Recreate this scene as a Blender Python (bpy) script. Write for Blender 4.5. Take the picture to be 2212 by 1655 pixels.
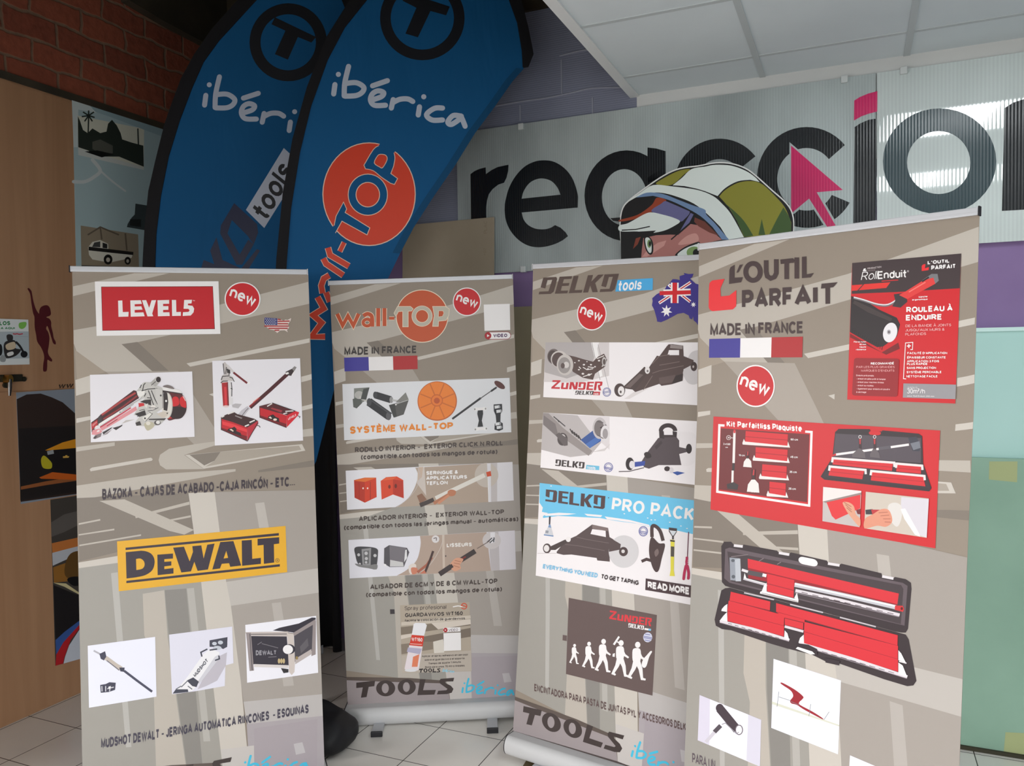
import bpy, bmesh, math, random
from mathutils import Vector as V, Matrix
random.seed(7)
S = bpy.context.scene
for _o in list(bpy.data.objects): bpy.data.objects.remove(_o, do_unlink=True)
COL = S.collection
# ---------------------------------------------------------------- camera
F, CX, CY, EYE = 1700.0, 1106.0, 827.5, 1.70
PITCH, ROLL = math.radians(2.0), math.radians(0.88)
_f = V((0, math.cos(PITCH), -math.sin(PITCH))); _u = V((0, math.sin(PITCH), math.cos(PITCH))); _r = V((1, 0, 0))
RT = _r*math.cos(ROLL) - _u*math.sin(ROLL); UP = _u*math.cos(ROLL) + _r*math.sin(ROLL); FW = _f
CAMP = V((0, 0, EYE))
cd = bpy.data.cameras.new('camera'); cam = bpy.data.objects.new('camera', cd); COL.objects.link(cam)
cd.sensor_fit = 'HORIZONTAL'; cd.sensor_width = 36.0; cd.lens = 36.0*F/2212.0; cd.clip_start = .05
cam.matrix_world = Matrix(((RT.x, UP.x, -FW.x, 0), (RT.y, UP.y, -FW.y, 0), (RT.z, UP.z, -FW.z, EYE), (0, 0, 0, 1)))
S.camera = cam
# ---------------------------------------------------------------- light, world, exposure
S.view_settings.view_transform = 'Standard'; S.view_settings.look = 'None'
S.view_settings.gamma = 1.0; S.view_settings.use_curve_mapping = False; S.view_settings.exposure = 0.0
W = bpy.data.worlds.new('world'); S.world = W; W.use_nodes = True
W.node_tree.nodes['Background'].inputs[0].default_value = (.62, .78, 1, 1); W.node_tree.nodes['Background'].inputs[1].default_value = .05
def area(name, loc, aim, sx, sy, power, col, spread=180):
    l = bpy.data.lights.new(name, 'AREA'); l.shape = 'RECTANGLE'; l.size = sx; l.size_y = sy; l.energy = power; l.color = col; l.spread = math.radians(spread)
    o = bpy.data.objects.new(name, l); COL.objects.link(o); o.location = loc
    o.rotation_euler = (V(aim)-V(loc)).to_track_quat('-Z', 'Y').to_euler(); return o
# daylight: the sky outside the shop front on the left; a fill light is added beyond an unseen front opening; the lintels keep it off the upper walls
FRONTY, DX0, DX1, DTOP = -2.2, -2.2, 3.2, 2.0
STOP = 2.1
LAMP = 10.0
area('shopfront_daylight', (-5.35, 1.05, 2.0), (-5.35+.916, 1.05-.4, 2.0), 4.6, 2.0, 360, (1, .955, .945))
area('front_fill_light', (.8, -6.0, 2.15), (.8, 0, 2.15), 6.5, 2.2, 660, (1, .985, .985))  # fill light added for the left banners and the floor
# ---------------------------------------------------------------- helpers
def lin(c):
    c /= 255.0
    return c/12.92 if c <= .04045 else ((c+.055)/1.055)**2.4
_mats = {}
def M(name, rgb=None, rough=.55, metal=0, spec=.35, **k):
    """plain procedural surface, cached by name"""
    if name in _mats: return _mats[name]
    m = bpy.data.materials.new(name); m.use_nodes = True; b = m.node_tree.nodes['Principled BSDF']
    b.inputs['Base Color'].default_value = (*[lin(c) for c in rgb], 1); b.inputs['Roughness'].default_value = rough
    b.inputs['Metallic'].default_value = metal; b.inputs['Specular IOR Level'].default_value = spec
    for kk, v in k.items(): b.inputs[kk].default_value = v
    m.diffuse_color = (*[lin(c) for c in rgb], 1); _mats[name] = m; return m
INK = dict(white=(240,238,238), black=(34,28,30), dark=(62,52,50), grey=(128,124,124), mid=(168,164,162), pale=(205,202,204), red=(200,30,38),
  deep=(120,20,28), maroon=(70,24,28), rose=(226,84,96), pink=(226,150,156), orange=(214,92,30), rust=(190,78,40), amber=(238,140,40), yellow=(244,188,40), brown=(86,70,64),
  navy=(60,52,150), blue=(52,96,180), sky=(104,190,232), cyan=(70,190,222), skin=(206,150,124), tan=(176,158,138), lav=(226,226,240), cream=(240,214,190),
  lemon=(226,214,70), crimson=(190,36,80), lime=(176,206,60), steel=(146,156,168))
def ink(c):
    if not isinstance(c, str): key = 'ink_%d_%d_%d' % tuple(c); return M(key, c, .45, 0, .36)
    return M('ink_'+c, INK[c], .45, 0, .36)
def node_mat(name, build):
    if name in _mats: return _mats[name]
    m = bpy.data.materials.new(name); m.use_nodes = True; nt = m.node_tree; b = nt.nodes['Principled BSDF']
    build(nt, b, lambda t, **k: _mk(nt, t, **k), nt.links.new); _mats[name] = m; return m
def _mk(nt, t, **k):
    n = nt.nodes.new(t)
    for a, v in k.items():
        if a.startswith('i_'): n.inputs[a[2:].replace('_', ' ')].default_value = v
        else: setattr(n, a, v)
    return n
def c4(*rgb): return (*[lin(c) for c in rgb], 1)
def fr(x0, y0, s): return lambda p: (x0+s*p[0], y0+s*p[1])
def ray(p): return RT*((p[0]-CX)/F) - UP*((p[1]-CY)/F) + FW
class Plane:
    def __init__(s, o, u, v): s.o = V(o); s.u = V(u).normalized(); s.v = V(v).normalized(); s.n = s.u.cross(s.v)
    def at(s, p, off=0.0):                      # photo pixel -> point on the plane raised by off
        D = ray(p); t = ((s.o + s.n*off - CAMP).dot(s.n))/D.dot(s.n); return CAMP + D*t
    def uv(s, p, off=0.0): q = s.at(p, off)-s.o; return (q.dot(s.u), q.dot(s.v))
    def p3(s, a, b, c=0.0): return s.o + s.u*a + s.v*b + s.n*c
def tilted(yaw, lean, roll, x, y, z):
    u = V((math.cos(yaw), math.sin(yaw), 0)); n = V((math.sin(yaw), -math.cos(yaw), 0)); k = V((0, 0, 1))
    v = k*math.cos(lean) - n*math.sin(lean)
    return Plane((x, y, z), u*math.cos(roll)+v*math.sin(roll), v*math.cos(roll)-u*math.sin(roll))
WM = {}
def new_obj(name, verts, faces, mats, fm=None, parent=None, smooth=False):
    if parent is not None:
        inv = WM[parent.name].inverted(); verts = [inv @ V(v) for v in verts]; off = V((0,0,0))
    else:                                       # origin at the base of the thing
        n = len(verts); off = V((sum(v[0] for v in verts)/n, sum(v[1] for v in verts)/n, min(v[2] for v in verts)))
        verts = [V(v)-off for v in verts]
    me = bpy.data.meshes.new(name); me.from_pydata([tuple(v) for v in verts], [], faces)
    for m in mats: me.materials.append(m)
    if fm: me.polygons.foreach_set('material_index', fm)
    if smooth: me.polygons.foreach_set('use_smooth', [True]*len(faces))
    me.update(); o = bpy.data.objects.new(name, me); COL.objects.link(o)
    if parent is not None: o.parent = parent; WM[o.name] = WM[parent.name]
    else: o.location = off; WM[o.name] = Matrix.Translation(off)
    return o
def tag(o, label=None, cat=None, group=None, kind=None):
    for k, v in (('label', label), ('category', cat), ('group', group), ('kind', kind)):
        if v: o[k] = v
    return o
def empty(name, loc, rz, label, cat, group=None):
    o = bpy.data.objects.new(name, None); COL.objects.link(o); o.empty_display_size = .1
    o.location = loc; o.rotation_euler = (0, 0, rz); WM[o.name] = Matrix.Translation(V(loc)) @ Matrix.Rotation(rz, 4, 'Z'); return tag(o, label, cat, group)
class MB:
    """solid-shape collector -> one mesh object"""
    def __init__(s): s.v = []; s.f = []; s.m = []; s.mats = []; s.cur = 0
    def mat(s, m):
        if m not in s.mats: s.mats.append(m)
        s.cur = s.mats.index(m); return s
    def add(s, vs, fs):
        b = len(s.v); s.v += [V(v) for v in vs]; s.f += [tuple(i+b for i in f) for f in fs]; s.m += [s.cur]*len(fs); return s
    def box(s, P, a0, a1, b0, b1, c0, c1, bev=0.0):
        bm = bmesh.new()
        for a in (a0, a1):
            for b in (b0, b1):
                for c in (c0, c1): bm.verts.new((a, b, c))
        q = list(bm.verts)
        for f in ((0,1,3,2),(4,6,7,5),(0,4,5,1),(2,3,7,6),(0,2,6,4),(1,5,7,3)): bm.faces.new([q[i] for i in f])
        if bev: bmesh.ops.bevel(bm, geom=list(bm.edges), offset=bev, segments=2, affect='EDGES', profile=.6)
        bm.verts.index_update()
        s.add([P.p3(*v.co) for v in bm.verts], [[v.index for v in f.verts] for f in bm.faces]); bm.free(); return s
    def prism(s, P, pts, c0, c1):                # outline (a,b) on plane P extruded along n
        n = len(pts); vs = [P.p3(a, b, c0) for a, b in pts]+[P.p3(a, b, c1) for a, b in pts]
        return s.add(vs, [list(range(n))[::-1], list(range(n, 2*n))]+[(i, (i+1) % n, n+(i+1) % n, n+i) for i in range(n)])
    def sweep(s, path, rad, n=10, cap=True, flat=1.0):
        path = [V(p) for p in path]; rs = rad if isinstance(rad, (list, tuple)) else [rad]*len(path); vs = []; fs = []; X = None
        for i, p in enumerate(path):
            t = (path[min(i+1, len(path)-1)]-path[max(i-1, 0)]).normalized()
            if X is None: X = t.orthogonal().normalized()
            X = (X - t*X.dot(t)).normalized(); Y = t.cross(X)
            vs += [p+(X*math.cos(2*math.pi*k/n)+Y*math.sin(2*math.pi*k/n)*flat)*rs[i] for k in range(n)]
        for i in range(len(path)-1):
            for k in range(n): fs.append((i*n+k, i*n+(k+1) % n, (i+1)*n+(k+1) % n, (i+1)*n+k))
        if cap: fs += [tuple(range(n))[::-1], tuple(range((len(path)-1)*n, len(path)*n))]
        return s.add(vs, fs)
    def build(s, name, parent=None, smooth=False, label=None):
        o = new_obj(name, s.v, s.f, s.mats, s.m, parent, smooth)
        if label: o['label'] = label
        return o
def arc(cx, cy, rx, ry, a0, a1, n=12):
    return [(cx+rx*math.cos(math.radians(a0+(a1-a0)*i/n)), cy+ry*math.sin(math.radians(a0+(a1-a0)*i/n))) for i in range(n+1)]
def lerp(a, b, t): return (a[0]+(b[0]-a[0])*t, a[1]+(b[1]-a[1])*t)
def smooth_pts(p, n=5, closed=False):
    """Catmull-Rom through the points"""
    m = len(p); out = []
    for i in range(m if closed else m-1):
        g = lambda k: p[k % m] if closed else p[max(0, min(m-1, k))]
        a, b, c, d = g(i-1), g(i), g(i+1), g(i+2)
        for k in range(n):
            t = k/n
            out.append(tuple(.5*((2*b[j])+(c[j]-a[j])*t+(2*a[j]-5*b[j]+4*c[j]-d[j])*t*t+(3*b[j]-a[j]-3*c[j]+d[j])*t**3) for j in (0, 1)))
    if not closed: out.append(p[-1])
    return out
def strip(pts, w, closed=False):
    """mitred ribbon along a 2D polyline -> list of quads"""
    q = [pts[0]]
    for p in pts[1:]:
        if abs(p[0]-q[-1][0])+abs(p[1]-q[-1][1]) > 1e-7: q.append(p)
    if closed and abs(q[0][0]-q[-1][0])+abs(q[0][1]-q[-1][1]) < 1e-6: q.pop()
    n = len(q); L = []; R = []
    if n < 2: return []
    for i in range(n):
        a = q[i-1] if (i or closed) else None; c = q[(i+1) % n] if (i < n-1 or closed) else None; b = q[i]
        def nrm(p0, p1):
            dx, dy = p1[0]-p0[0], p1[1]-p0[1]; l = math.hypot(dx, dy) or 1e-9; return (-dy/l, dx/l)
        if a is None: m = nrm(b, c); k = 1
        elif c is None: m = nrm(a, b); k = 1
        else:
            n1 = nrm(a, b); n2 = nrm(b, c); m = (n1[0]+n2[0], n1[1]+n2[1]); l = math.hypot(*m)
            if l < .2: m = n1; k = 1
            else: m = (m[0]/l, m[1]/l); k = min(1.9, 1/max(.2, m[0]*n1[0]+m[1]*n1[1]))
        wi = (w[min(i, len(w)-1)] if isinstance(w, (list, tuple)) else w)*.5*k
        L.append((b[0]+m[0]*wi, b[1]+m[1]*wi)); R.append((b[0]-m[0]*wi, b[1]-m[1]*wi))
    return [[L[i], L[(i+1) % n], R[(i+1) % n], R[i]] for i in range(n if closed else n-1)]
# ---------------------------------------------------------------- stroke alphabet (cap height 1)
def _gl():
    A = arc; G = {}
    G['A'] = (.74, [[(0,0),(.37,1),(.74,0)], [(.12,.3),(.62,.3)]])
    G['B'] = (.62, [[(0,0),(0,1),(.34,1)]+A(.34,.76,.24,.24,90,-90,6)+[(0,.52)], [(.34,.52)]+A(.36,.26,.26,.26,90,-90,6)+[(0,0)]])
    G['C'] = (.7, [A(.37,.5,.37,.5,42,318,16)])
    G['D'] = (.68, [[(0,0),(0,1),(.28,1)]+A(.28,.5,.4,.5,90,-90,10)+[(0,0)]])
    G['E'] = (.56, [[(.56,1),(0,1),(0,0),(.56,0)], [(0,.52),(.5,.52)]])
    G['F'] = (.53, [[(.53,1),(0,1),(0,0)], [(0,.5),(.46,.5)]])
    G['G'] = (.74, [A(.37,.5,.37,.5,42,310,16)+[(.72,.14),(.74,.46),(.42,.46)]])
    G['H'] = (.62, [[(0,0),(0,1)], [(.62,0),(.62,1)], [(0,.52),(.62,.52)]])
    G['I'] = (.02, [[(.01,0),(.01,1)]])
    G['J'] = (.42, [[(.42,1),(.42,.26)]+A(.21,.24,.21,.24,0,-180,8)])
    G['K'] = (.62, [[(0,0),(0,1)], [(.58,1),(.02,.36)], [(.2,.58),(.62,0)]])
    G['L'] = (.5, [[(0,1),(0,0),(.5,0)]])
    G['M'] = (.74, [[(0,0),(0,1),(.37,.08),(.74,1),(.74,0)]])
    G['N'] = (.62, [[(0,0),(0,1),(.62,0),(.62,1)]])
    G['O'] = (.78, [A(.39,.5,.39,.5,0,360,20)])
    G['P'] = (.58, [[(0,0),(0,1),(.32,1)]+A(.32,.72,.26,.28,90,-90,8)+[(0,.44)]])
    G['Q'] = (.78, [A(.39,.5,.39,.5,0,360,20), [(.46,.26),(.76,-.04)]])
    G['R'] = (.63, [[(0,0),(0,1),(.34,1)]+A(.34,.74,.25,.26,90,-90,8)+[(0,.48)], [(.3,.48),(.63,0)]])
    G['S'] = (.6, [[(.56,.76)]+A(.3,.75,.26,.25,10,230,9)+[(.3,.51)]+A(.31,.26,.28,.26,50,-165,10)])
    G['T'] = (.6, [[(0,1),(.6,1)], [(.3,1),(.3,0)]])
    G['U'] = (.62, [[(0,1),(0,.32)]+A(.31,.31,.31,.31,180,360,10)+[(.62,1)]])
    G['V'] = (.68, [[(0,1),(.34,0),(.68,1)]])
    G['W'] = (.98, [[(0,1),(.24,0),(.49,1),(.74,0),(.98,1)]])
    G['X'] = (.66, [[(0,1),(.66,0)], [(.66,1),(0,0)]])
    G['Y'] = (.68, [[(0,1),(.34,.45),(.68,1)], [(.34,.45),(.34,0)]])
    G['Z'] = (.6, [[(0,1),(.58,1),(0,0),(.6,0)]])
    G['0'] = (.52, [A(.26,.5,.26,.5,0,360,16)]); G['1'] = (.3, [[(0,.76),(.26,1),(.26,0)]])
    G['2'] = (.52, [A(.26,.74,.25,.26,170,-30,8)+[(0,0),(.52,0)]]); G['3'] = (.52, [A(.25,.76,.23,.24,160,-90,8), A(.25,.26,.27,.26,90,-160,9)])
    G['4'] = (.56, [[(.42,0),(.42,1),(0,.26),(.56,.26)]]); G['5'] = (.52, [[(.48,1),(.1,1),(.04,.52)]+A(.25,.32,.27,.32,110,-160,9)])
    G['6'] = (.54, [[(.46,.94)]+A(.3,.5,.3,.5,80,180,6)+[(0,.35)], A(.27,.31,.27,.31,0,360,12)]); G['8'] = (.54, [A(.27,.76,.23,.24,0,360,12), A(.27,.26,.27,.26,0,360,12)])
    G['7'] = (.5, [[(0,1),(.5,1),(.18,0)]]); G['9'] = (.54, [[(.08,.06)]+A(.24,.5,.3,.5,-100,0,6)+[(.54,.66)], A(.27,.69,.27,.31,0,360,12)])
    h = .73
    ring = A(.27,h/2,.27,h/2,0,360,14)
    G['a'] = (.5, [[(.04,.56)]+A(.25,.5,.22,.23,150,0,6)+[(.47,0)], A(.23,.21,.23,.21,0,360,10)])
    G['b'] = (.54, [[(0,0),(0,1)], ring]); G['c'] = (.5, [A(.27,h/2,.27,h/2,45,315,10)]); G['d'] = (.54, [[(.54,0),(.54,1)], ring])
    G['e'] = (.54, [[(.02,.38),(.54,.38)]+A(.27,h/2,.27,h/2,3,315,13)]); G['f'] = (.32, [[(.34,.98)]+A(.3,.82,.18,.17,90,180,4)+[(.12,0)], [(-.04,.63),(.34,.63)]])
    G['g'] = (.54, [ring, [(.54,h),(.54,-.02)]+A(.27,-.04,.27,.22,0,-150,7)]); G['h'] = (.5, [[(0,0),(0,1)], [(0,.46)]+A(.25,.48,.25,.25,180,0,8)+[(.5,0)]])
    G['i'] = (.02, [[(.01,0),(.01,h)], [(.01,.89),(.01,1.02)]]); G['j'] = (.12, [[(.1,h),(.1,-.1),(0,-.22)], [(.1,.89),(.1,1.02)]])
    G['k'] = (.48, [[(0,0),(0,1)], [(.44,h),(.02,.28)], [(.16,.42),(.48,0)]]); G['l'] = (.02, [[(.01,0),(.01,1)]])
    G['m'] = (.82, [[(0,0),(0,h)], [(0,.5)]+A(.205,.52,.205,.21,180,0,7)+[(.41,0)], [(.41,.5)]+A(.615,.52,.205,.21,180,0,7)+[(.82,0)]])
    G['n'] = (.5, [[(0,0),(0,h)], [(0,.46)]+A(.25,.48,.25,.25,180,0,8)+[(.5,0)]]); G['o'] = (.54, [ring])
    G['p'] = (.54, [[(0,-.26),(0,h)], ring]); G['q'] = (.54, [[(.54,-.26),(.54,h)], ring]); G['r'] = (.32, [[(0,0),(0,h)], [(0,.42)]+A(.26,.44,.26,.27,180,85,5)])
    G['s'] = (.46, [[(.43,.56)]+A(.23,.545,.2,.185,15,235,8)+[(.24,.37)]+A(.235,.19,.225,.19,50,-165,9)])
    G['t'] = (.34, [[(.14,1.0),(.14,.14)]+A(.28,.14,.14,.14,180,280,4), [(-.06,.63),(.36,.63)]]); G['u'] = (.5, [[(0,h),(0,.25)]+A(.25,.25,.25,.25,180,360,8)+[(.5,h)], [(.5,.3),(.5,0)]])
    G['v'] = (.5, [[(0,h),(.25,0),(.5,h)]]); G['w'] = (.78, [[(0,h),(.19,0),(.39,h),(.59,0),(.78,h)]]); G['x'] = (.48, [[(0,h),(.48,0)], [(.48,h),(0,0)]])
    G['y'] = (.5, [[(0,h),(.25,0)], [(.5,h),(.2,-.2),(.04,-.24)]]); G['z'] = (.46, [[(0,h),(.45,h),(0,0),(.46,0)]])
    G['-'] = (.38, [], [[(-.05,.4),(.43,.4)]]); G['.'] = (.04, [[(.02,0),(.02,.1)]]); G[','] = (.06, [[(.06,.06),(0,-.16)]]); G["'"] = (.08, [[(.06,1.02),(.02,.72)]])
    G['('] = (.22, [A(.5,.4,.5,.7,124,236,6)]); G[')'] = (.22, [A(-.28,.4,.5,.7,56,-56,6)]); G['/'] = (.34, [[(0,0),(.34,1)]])
    G['&'] = (.62, [[(.62,0),(.14,.66)]+A(.28,.82,.16,.18,200,-20,7)+[(.1,.34)]+A(.24,.22,.22,.22,150,330,6)+[(.6,.44)]]); G['+'] = (.5, [[(0,.5),(.5,.5)], [(.25,.25),(.25,.75)]])
    for a, b in (('é','e'),('á','a'),('ó','o')): G[a] = (G[b][0], G[b][1], [[(.18,.9),(.4,1.2)]])
    for a, b in (('à','a'),('è','e')): G[a] = (G[b][0], G[b][1], [[(.12,1.2),(.34,.9)]])
    for a, b in (('â','a'),('ê','e')): G[a] = (G[b][0], G[b][1], [[(.1,.9),(.26,1.14),(.42,.9)]])
    for a, b, d in (('É','E',1),('È','E',-1),('À','A',-1),('Ó','O',1),('Á','A',1)):
        c = G[b][0]/2; G[a] = (G[b][0], G[b][1], [[(c-.1*d,1.16),(c+.16*d,1.46)]])
    G['í'] = (.12, [[(.06,0),(.06,h)], [(.02,.88),(.14,1.06)]]); G['Í'] = (.12, [[(.06,0),(.06,1)], [(.02,1.14),(.16,1.34)]])
    G['²'] = (.3, [[(x*.5,.55+y*.5) for x, y in G['2'][1][0]]])
    return G
GL = _gl()
def text_quads(s, w, gap=.09, xs=1.0):
    """quads of a line of text; x 0..1 over its width, y in cap heights"""
    x = 0; Q = []
    for ch in s:
        if ch == ' ': x += .32+gap*.5; continue
        gw, st = GL[ch][:2]; gw *= xs; acc = GL[ch][2] if len(GL[ch]) > 2 else []
        for p in acc: Q += strip([(x+w/2+a*xs, w/2+b*(1-w)) for a, b in p], w*.62)
        for p in st:
            pp = [(x+w/2+a*xs, w/2+(b)*(1-w) if True else b) for a, b in p]
            cl = abs(p[0][0]-p[-1][0])+abs(p[0][1]-p[-1][1]) < 1e-6
            Q += strip(pp, w, cl)
        x += gw+w+gap
    L = x-gap
    return [[(a/L, b) for a, b in q] for q in Q]
class Art:
    """collects printed shapes on a plane; every call lies one hair above the last"""
    EPS = 3e-5; SUB = 7e-6
    def __init__(s, P, base=4e-4, f=None): s.P = P; s.base = base; s.k = 0; s.c = 0; s.f = f or (lambda p: p); s.parts = []; s.reset()
    def reset(s): s.v = []; s.fc = []; s.m = []; s.mats = []
    def use(s, *a): s.f = fr(*a); return s
    def _mi(s, c):
        m = c if isinstance(c, bpy.types.Material) else ink(c)
        if m not in s.mats: s.mats.append(m)
        return s.mats.index(m)
    def polys(s, L, c):
        s.k += 1; off = s.base+s.k*s.EPS; mi = s._mi(c)
        for p in L:
            b = len(s.v); q = [s.f(a) for a in p]
            ar = sum(q[i-1][0]*q[i][1]-q[i][0]*q[i-1][1] for i in range(len(q)))
            if abs(ar) < 1e-9: continue
            if ar > 0: q = q[::-1]
            s.c += 1; o2 = off+(s.c % 4)*s.SUB
            s.v += [s.P.at(a, o2) for a in q]; s.fc.append(tuple(range(b, b+len(q)))); s.m.append(mi)
        return s
    def poly(s, c, *p): return s.polys([p if len(p) > 1 else p[0]], c)
    def curve(s, c, *p): return s.polys([smooth_pts(list(p), 5, True)], c)
    def ell(s, c, cx, cy, rx, ry=None, n=32): return s.polys([arc(cx, cy, rx, ry or rx, 0, 360, n)[:-1]], c)
    def ring(s, c, cx, cy, rx, ry, w, a0=0, a1=360, n=36):
        return s.polys(strip(arc(cx, cy, rx, ry, a0, a1, n), w, a1-a0 == 360), c)
    def line(s, c, w, *p, closed=False): return s.polys(strip(list(p), w, closed), c)
    def brush(s, c, w, *p):
        q = smooth_pts(list(p), 6); s.polys(strip(q, w), c)
        s.polys([arc(e[0], e[1], w/2, w/2, 0, 360, 10)[:-1] for e in (q[0], q[-1])], c); return s
    def lines(s, c, w, *L):
        Q = []
        for p in L: Q += strip(list(p), w)
        return s.polys(Q, c)
    def text(s, c, t, p0, p1, h, w=.19, h1=None, lean=0, gap=.09, xs=1.0):
        """baseline p0->p1, cap height h (h1 at the far end), lean = x shift per cap height"""
        h1 = h if h1 is None else h1; out = []
        for q in text_quads(t, w, gap, xs):
            o = []
            for a, b in q:
                bx = lerp(p0, p1, a); hh = h+(h1-h)*a; o.append((bx[0]+b*hh*lean, bx[1]-b*hh))
            out.append(o)
        return s.polys(out, c)
    def glyphs(s, c, G, p0, p1, h, h1=None, lean=0):
        """unit polygons (x 0..1, y up) onto the baseline p0->p1"""
        h1 = h if h1 is None else h1; out = []
        for q in G:
            o = []
            for a, b in q:
                bx = lerp(p0, p1, a); hh = h+(h1-h)*a; o.append((bx[0]+b*hh*lean, bx[1]-b*hh))
            out.append(o)
        return s.polys(out, c)
    def done(s, name, parent, label=None):
        if s.fc:
            o = new_obj(name, s.v, s.fc, s.mats, s.m, parent)
            if label: o['label'] = label
        s.reset(); s.k = 0
        return o

# ================================================================ ROOM
YB = math.radians(-23.6); YL = math.radians(66.4)
UB = V((math.cos(YB), math.sin(YB), 0)); UL = V((math.cos(YL), math.sin(YL), 0)); ZZ = V((0, 0, 1))
BACK = Plane((0, 4.26, 0), UB, ZZ)                # back wall, n towards the room
LEFT = Plane((-2.24, 4.0, 0), UL, ZZ)             # left wall
HC = 2.985; HT = 3.95
# corner of the two walls along BACK.u / LEFT.u
_d = LEFT.o-BACK.o; _a = _d.dot(LEFT.n)/UB.dot(LEFT.n)
CB = _a; CORNER = BACK.o+UB*_a; CL = (CORNER-LEFT.o).dot(UL)
RB = CB+6.2
# ---- floor: square cream tiles laid parallel to the walls
def _floor(nt, b, mk, ln):
    tc = mk('ShaderNodeTexCoord'); mp = mk('ShaderNodeMapping'); mp.inputs['Rotation'].default_value = (0, 0, -YB)
    ln(tc.outputs['Object'], mp.inputs['Vector'])
    br = mk('ShaderNodeTexBrick', offset=0.0, squash=1.0); br.inputs['Scale'].default_value = 1.0
    br.inputs['Brick Width'].default_value = .315; br.inputs['Row Height'].default_value = .315; br.inputs['Mortar Size'].default_value = .0022
    br.inputs['Color1'].default_value = c4(240, 237, 230); br.inputs['Color2'].default_value = c4(233, 230, 224); br.inputs['Mortar'].default_value = c4(74, 70, 66)
    ln(mp.outputs['Vector'], br.inputs['Vector'])
    no = mk('ShaderNodeTexNoise', i_Scale=9.0, i_Detail=6.0); ln(tc.outputs['Object'], no.inputs['Vector'])
    mx = mk('ShaderNodeMixRGB', blend_type='MULTIPLY'); mx.inputs['Fac'].default_value = .06
    ln(br.outputs['Color'], mx.inputs['Color1']); ln(no.outputs['Fac'], mx.inputs['Color2']); ln(mx.outputs['Color'], b.inputs['Base Color'])
    b.inputs['Roughness'].default_value = .22; b.inputs['Specular IOR Level'].default_value = .5
FLOORM = node_mat('cream_floor_tile', _floor)
# tile grid origin fitted to the grout lines
_g0 = UB*(-1.749) + V((-UB.y, UB.x, 0))*2.795
def slab(name, a0, a1, b0, b1, z0, z1, mat, P=None):   # box in the room frame (a along back wall, b away from it into the room)
    P2 = Plane(_g0 if P is None else P, UB, V((-UB.y, UB.x, 0)))
    m = MB().mat(mat); m.box(P2, a0, a1, b0, b1, z0, z1); return m
def room_obj(name, m):
    o = m.build(name); o['kind'] = 'structure'; return o
fm_ = MB().mat(FLOORM); Pf = Plane(_g0, UB, V((-UB.y, UB.x, 0)))
_vs = [Pf.p3(a, b, c) for c in (-.05, 0) for a, b in ((-4, -7), (6, -7), (6, 2.6), (-4, 2.6))]
fl = bpy.data.meshes.new('floor'); fl.from_pydata([tuple(v-_g0) for v in _vs], [], [(3,2,1,0),(4,5,6,7),(0,1,5,4),(1,2,6,5),(2,3,7,6),(3,0,4,7)]); fl.materials.append(FLOORM)
fo = bpy.data.objects.new('floor', fl); fo.location = _g0; COL.objects.link(fo); fo['kind'] = 'structure'
# ---- back wall: purple paint below, ribbed cellular sheets above
def _paint(base, var, sc=6, rough=.7):
    def f(nt, b, mk, ln):
        tc = mk('ShaderNodeTexCoord'); no = mk('ShaderNodeTexNoise', i_Scale=float(sc), i_Detail=5.0); ln(tc.outputs['Object'], no.inputs['Vector'])
        rp = mk('ShaderNodeValToRGB'); rp.color_ramp.elements[0].position = .3; rp.color_ramp.elements[1].position = .7
        rp.color_ramp.elements[0].color = c4(*base); rp.color_ramp.elements[1].color = c4(*var)
        ln(no.outputs['Fac'], rp.inputs['Fac']); ln(rp.outputs['Color'], b.inputs['Base Color']); b.inputs['Roughness'].default_value = rough
        bp = mk('ShaderNodeBump'); bp.inputs['Strength'].default_value = .08; n2 = mk('ShaderNodeTexNoise', i_Scale=120.0); ln(tc.outputs['Object'], n2.inputs['Vector'])
        ln(n2.outputs['Fac'], bp.inputs['Height']); ln(bp.outputs['Normal'], b.inputs['Normal'])
    return f
PURPLE = node_mat('purple_wall_paint', _paint((142, 118, 166), (134, 110, 158)))
DARKC = node_mat('dark_rough_concrete', _paint((44, 40, 30), (66, 58, 44), 5))
WHITEW = node_mat('white_plaster', _paint((214, 216, 214), (204, 207, 206), 3))
m = MB().mat(PURPLE); m.box(BACK, CB-.1, RB, 0, HT, -.12, 0); room_obj('wall_back', m)
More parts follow.
